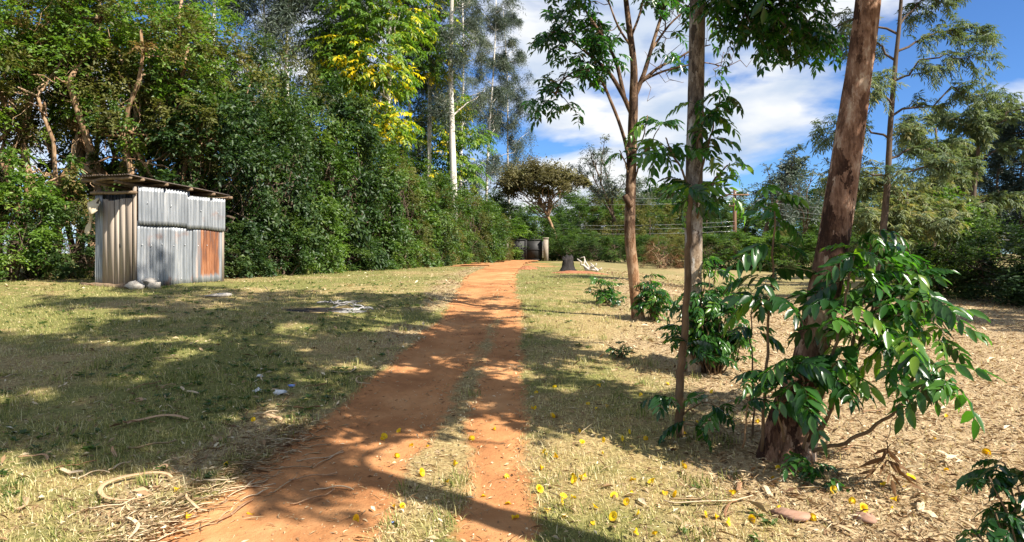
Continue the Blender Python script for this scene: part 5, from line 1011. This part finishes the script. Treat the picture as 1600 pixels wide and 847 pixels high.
for q_, (px, py) in enumerate(spots):
    b = on_ground(px, py); s = rng.uniform(.6, .95) if q_ < 55 else rng.uniform(.45, .75)
    o = put('fallen_flower', FM[int(rng.integers(4))], None, b+np.array([0, 0, .018]), (rng.uniform(.4, 2.6), rng.uniform(-.8, .8), rng.random()*6.28), (s*rng.uniform(.6, 1.2), s, s*rng.uniform(.35, 1)))
    w_ = ('the bare soil or middle grass of the track' if -1.75 < b[0] < .12 else 'the shaded grass left of the track') if b[0] < .12 else ('the grass verge right of the track' if b[0] < 1.15 else 'the dry litter under the trees')
    tag(o, 'small yellow trumpet flower fallen on '+w_, 'flower', 'yellow flowers fallen on '+w_)

# ------------------------------------------------------------------ grass, straw and leaf litter
rng = np.random.default_rng(450)
def scatter(n, y0, y1, pw=1.0):
    Y = np.exp(rng.uniform(math.log(y0), math.log(y1), n)); X = rng.uniform(-1, 1, n)*(.86*Y+1.0); return X, Y
def blades(X, Y, hgt, wid, lean, var):
    n = len(X); Z = gz(X, Y); a = rng.random(n)*6.283; d = np.stack([np.cos(a), np.sin(a), 0*a], -1); b = np.stack([X, Y, Z-.004], -1)
    th = np.abs(rng.normal(0, 1, n))*lean; th = np.clip(th, 0, 1.45); ax = d*np.sin(th)[:, None]+np.array([0, 0, 1.])*np.cos(th)[:, None]; s = np.stack([-np.sin(a), np.cos(a), 0*a], -1)
    tw = rng.random(n)[:, None]*.6; s = nrm(s+d*tw); w = wid[:, None]*s*.5; mid = b+ax*(hgt*.55)[:, None]; tip = b+ax*hgt[:, None]+d*(hgt*.22)[:, None]-np.array([0, 0, .1])*hgt[:, None]
    V = np.stack([b-w, b+w, mid+w*.8, mid-w*.8, tip], 1).reshape(-1, 3); i = np.arange(n)[:, None]*5
    return V, [i+np.array([[0, 1, 2, 3]]), i+np.array([[3, 2, 4]])], np.repeat(var, 5)
X, Y = scatter(430000, 2.6, 30)
cl_ = np.floor(rng.random(len(X))*26000).astype(int); ccx, ccy = scatter(26000, 2.6, 14); q_ = rng.random(len(X)) < .5; sp = .02+.012*ccy[cl_]*.4; X = np.where(q_, ccx[cl_]+rng.normal(0, 1, len(X))*sp, X); Y = np.where(q_, ccy[cl_]+rng.normal(0, 1, len(X))*sp, Y); tuf = np.where(q_, rng.lognormal(0, .35, 26000)[cl_], .8)
g, s_, d_ = field_masks(X, Y); patch = vnoise(X*1.9+4, Y*1.9+8, 3); dens = np.clip(1.15-1.5*np.clip(d_+.25, 0, 1)*1.5, 0, 1)*(1-.8*s_)*np.clip(.25+1.5*(patch-.2), .1, 1)*(.55+.6*g)
ash = np.array(on_ground(520, 486)); dens *= 1-.75*np.exp(-((X-.5*(track_l(Y)+track_r(Y))-.1)/.3)**2)*(vnoise(X*1.1+50, Y*1.1, 2) < .55); dens *= np.clip(((X-ash[0])/1.1)**2+((Y-ash[1])/.6)**2-.3, 0, 1)
k = rng.random(len(X)) < dens; X = X[k]; Y = Y[k]; g = g[k]; s_ = s_[k]; tuf = tuf[k]; cv_ = rng.normal(0, .16, 26000)[cl_[k]]
far = 1+.05*np.maximum(0, Y-5)
hg = rng.uniform(.02, .055, len(X))*(.8+.5*g)*far**.5*tuf; wd = rng.uniform(.0035, .0065, len(X))*far
var = np.clip(1.02-.85*g+.3*s_+cv_+rng.normal(0, .13, len(X)), 0, 1)
m = MB(); m.add(*blades(X, Y, hg, wd, .75, var)); o = m.build('grass', M['grass'], smooth=False); o['kind'] = 'stuff'; tag(o, 'short half-dry green and straw-coloured grass on both sides of the track', 'grass')
# broad-leaved weeds among the grass
X, Y = scatter(5200, 2.6, 16); g, s_, d_ = field_masks(X, Y); k = (d_ < -.1) & (s_ < .5) & ((X < -1) | (rng.random(len(X)) < .12)) & (vnoise(X*.8+31, Y*.8+5, 2) > .48); X = np.repeat(X[k], 7); Y = np.repeat(Y[k], 7); n = len(X); a = rng.random(n)*6.283; sz = np.repeat(rng.uniform(.6, 1.5, n//7), 7)
m = MB(); leaf_faces(m, np.stack([X, Y, gz(X, Y)+.005+.012*rng.random(n)], -1), np.stack([np.cos(a), np.sin(a), rng.uniform(.1, .7, n)], -1), np.array([0, 0, 1.])+rng.normal(0, .25, (n, 3)), .045*sz, .02*sz, np.clip(rng.normal(.4, .22, n), 0, 1), .15)
o = m.build('lawn_weeds', M['leaf_mid'], smooth=False); o['kind'] = 'stuff'; tag(o, 'small broad-leaved weeds scattered through the grass', 'weeds')
# taller tufts along hedge feet and verge
cx, cy = [], []
for k in range(520):
    if k < 300: t = rng.random(); hx = np.interp(t, [0, 1], [16, 50]); x0 = np.interp(hx, [16, 18.6, 24, 31, 40, 50], [-13, -7.4, -5.9, -4.3, -3.4, -1.7])+rng.normal(0, .35); y0 = hx
    else: y0 = math.exp(rng.uniform(math.log(3.4), math.log(14))); x0 = rng.uniform(-.8, .35)*y0; 
    if dirt(np.array([x0]), np.array([y0]))[0] > -.05: continue
    cx.append(x0); cy.append(y0)
cx = np.repeat(cx, 26); cy = np.repeat(cy, 26); X = cx+rng.normal(0, .045, len(cx)); Y = cy+rng.normal(0, .045, len(cy))
tall = np.where(cy > 15.5, 2.6, 1.0); m = MB(); m.add(*blades(X, Y, rng.uniform(.05, .12, len(X))*tall, rng.uniform(.004, .007, len(X))*tall**.7, .45, np.clip(rng.normal(.35, .22, len(X)), 0, 1))); o = m.build('grass_tufts', M['grass'], smooth=False); o['kind'] = 'stuff'; tag(o, 'taller grass tufts at the hedge foot and on the verge', 'grass')
# litter: dry leaves, chips and straw bits lying flat
def chips(X, Y, L, W, var, tilt=.3, lift=.008):
    n = len(X); a = rng.random(n)*6.283; ax = np.stack([np.cos(a), np.sin(a), rng.normal(0, tilt, n)], -1); no = np.stack([rng.normal(0, tilt*1.2, n), rng.normal(0, tilt*1.2, n), np.ones(n)], -1)
    m = MB(); leaf_faces(m, np.stack([X, Y, gz(X, Y)+lift+rng.random(n)*.012], -1), ax, no, L, W, var, .25); return m
X, Y = scatter(200000, 2.6, 32); g, s_, d_ = field_masks(X, Y)
k = rng.random(len(X)) < np.clip(.17+.9*s_, 0, 1)*np.clip(1-1.6*np.clip(d_, 0, 1), .02, 1); X = X[k]; Y = Y[k]; far = 1+.04*np.maximum(0, Y-5); n = len(X)
straw = rng.random(n) < .65; sz = rng.lognormal(0, .45, n); L = np.where(straw, .05*sz, .035*sz)*far; W = np.where(straw, rng.uniform(.003, .006, n), .012*sz)*far
o = chips(X, Y, L, W, np.clip(rng.normal(.5, .3, n), 0, 1), .45).build('leaf_litter', M['litter'], smooth=False); o['kind'] = 'stuff'; tag(o, 'dry leaves, chips and straw strewn over field and verges', 'leaf litter')
X, Y = scatter(5200, 2.6, 16); X = track_l(Y)*.6+track_r(Y)*.4+rng.normal(0, .75, len(X)); n = len(X); kk = rng.random(n) < .35
o = chips(X, Y, np.where(kk, rng.uniform(.02, .07, n), rng.uniform(.006, .018, n)), np.where(kk, rng.uniform(.004, .014, n), rng.uniform(.006, .014, n)), np.clip(rng.normal(.55, .25, n), 0, 1), .3).build('track_litter', M['litter'], smooth=False); o['kind'] = 'stuff'; tag(o, 'crumbs of soil, bits of straw and small dry leaves on the dirt track', 'leaf litter')
# drift of straw and bark slivers along the left edge of the track
n = 1900; Y = rng.uniform(2.8, 5.6, n); X = track_l(Y)-track_lw(Y)-.05+rng.normal(0, .13, n); kk = rng.random(n) < np.clip((vnoise(X*.9+7, Y*.9)-.3)*3, 0, 1); X = X[kk]; Y = Y[kk]; n = len(X)
a = 1.05+rng.normal(0, .55, n)+np.where(rng.random(n) < .2, 1.5, 0); ax = np.stack([np.cos(a), np.sin(a), rng.normal(0, .12, n)], -1); no = np.stack([rng.normal(0, .3, n), rng.normal(0, .3, n), np.ones(n)], -1); m = MB()
leaf_faces(m, np.stack([X, Y, gz(X, Y)+.008+rng.random(n)*.02], -1), ax, no, rng.uniform(.04, .16, n), rng.uniform(.003, .009, n), np.clip(rng.normal(.62, .22, n), 0, 1), .2)
o = m.build('straw_drift', M['litter'], smooth=False); o['kind'] = 'stuff'; tag(o, 'drift of pale straw and bark slivers along the left edge of the track', 'straw')
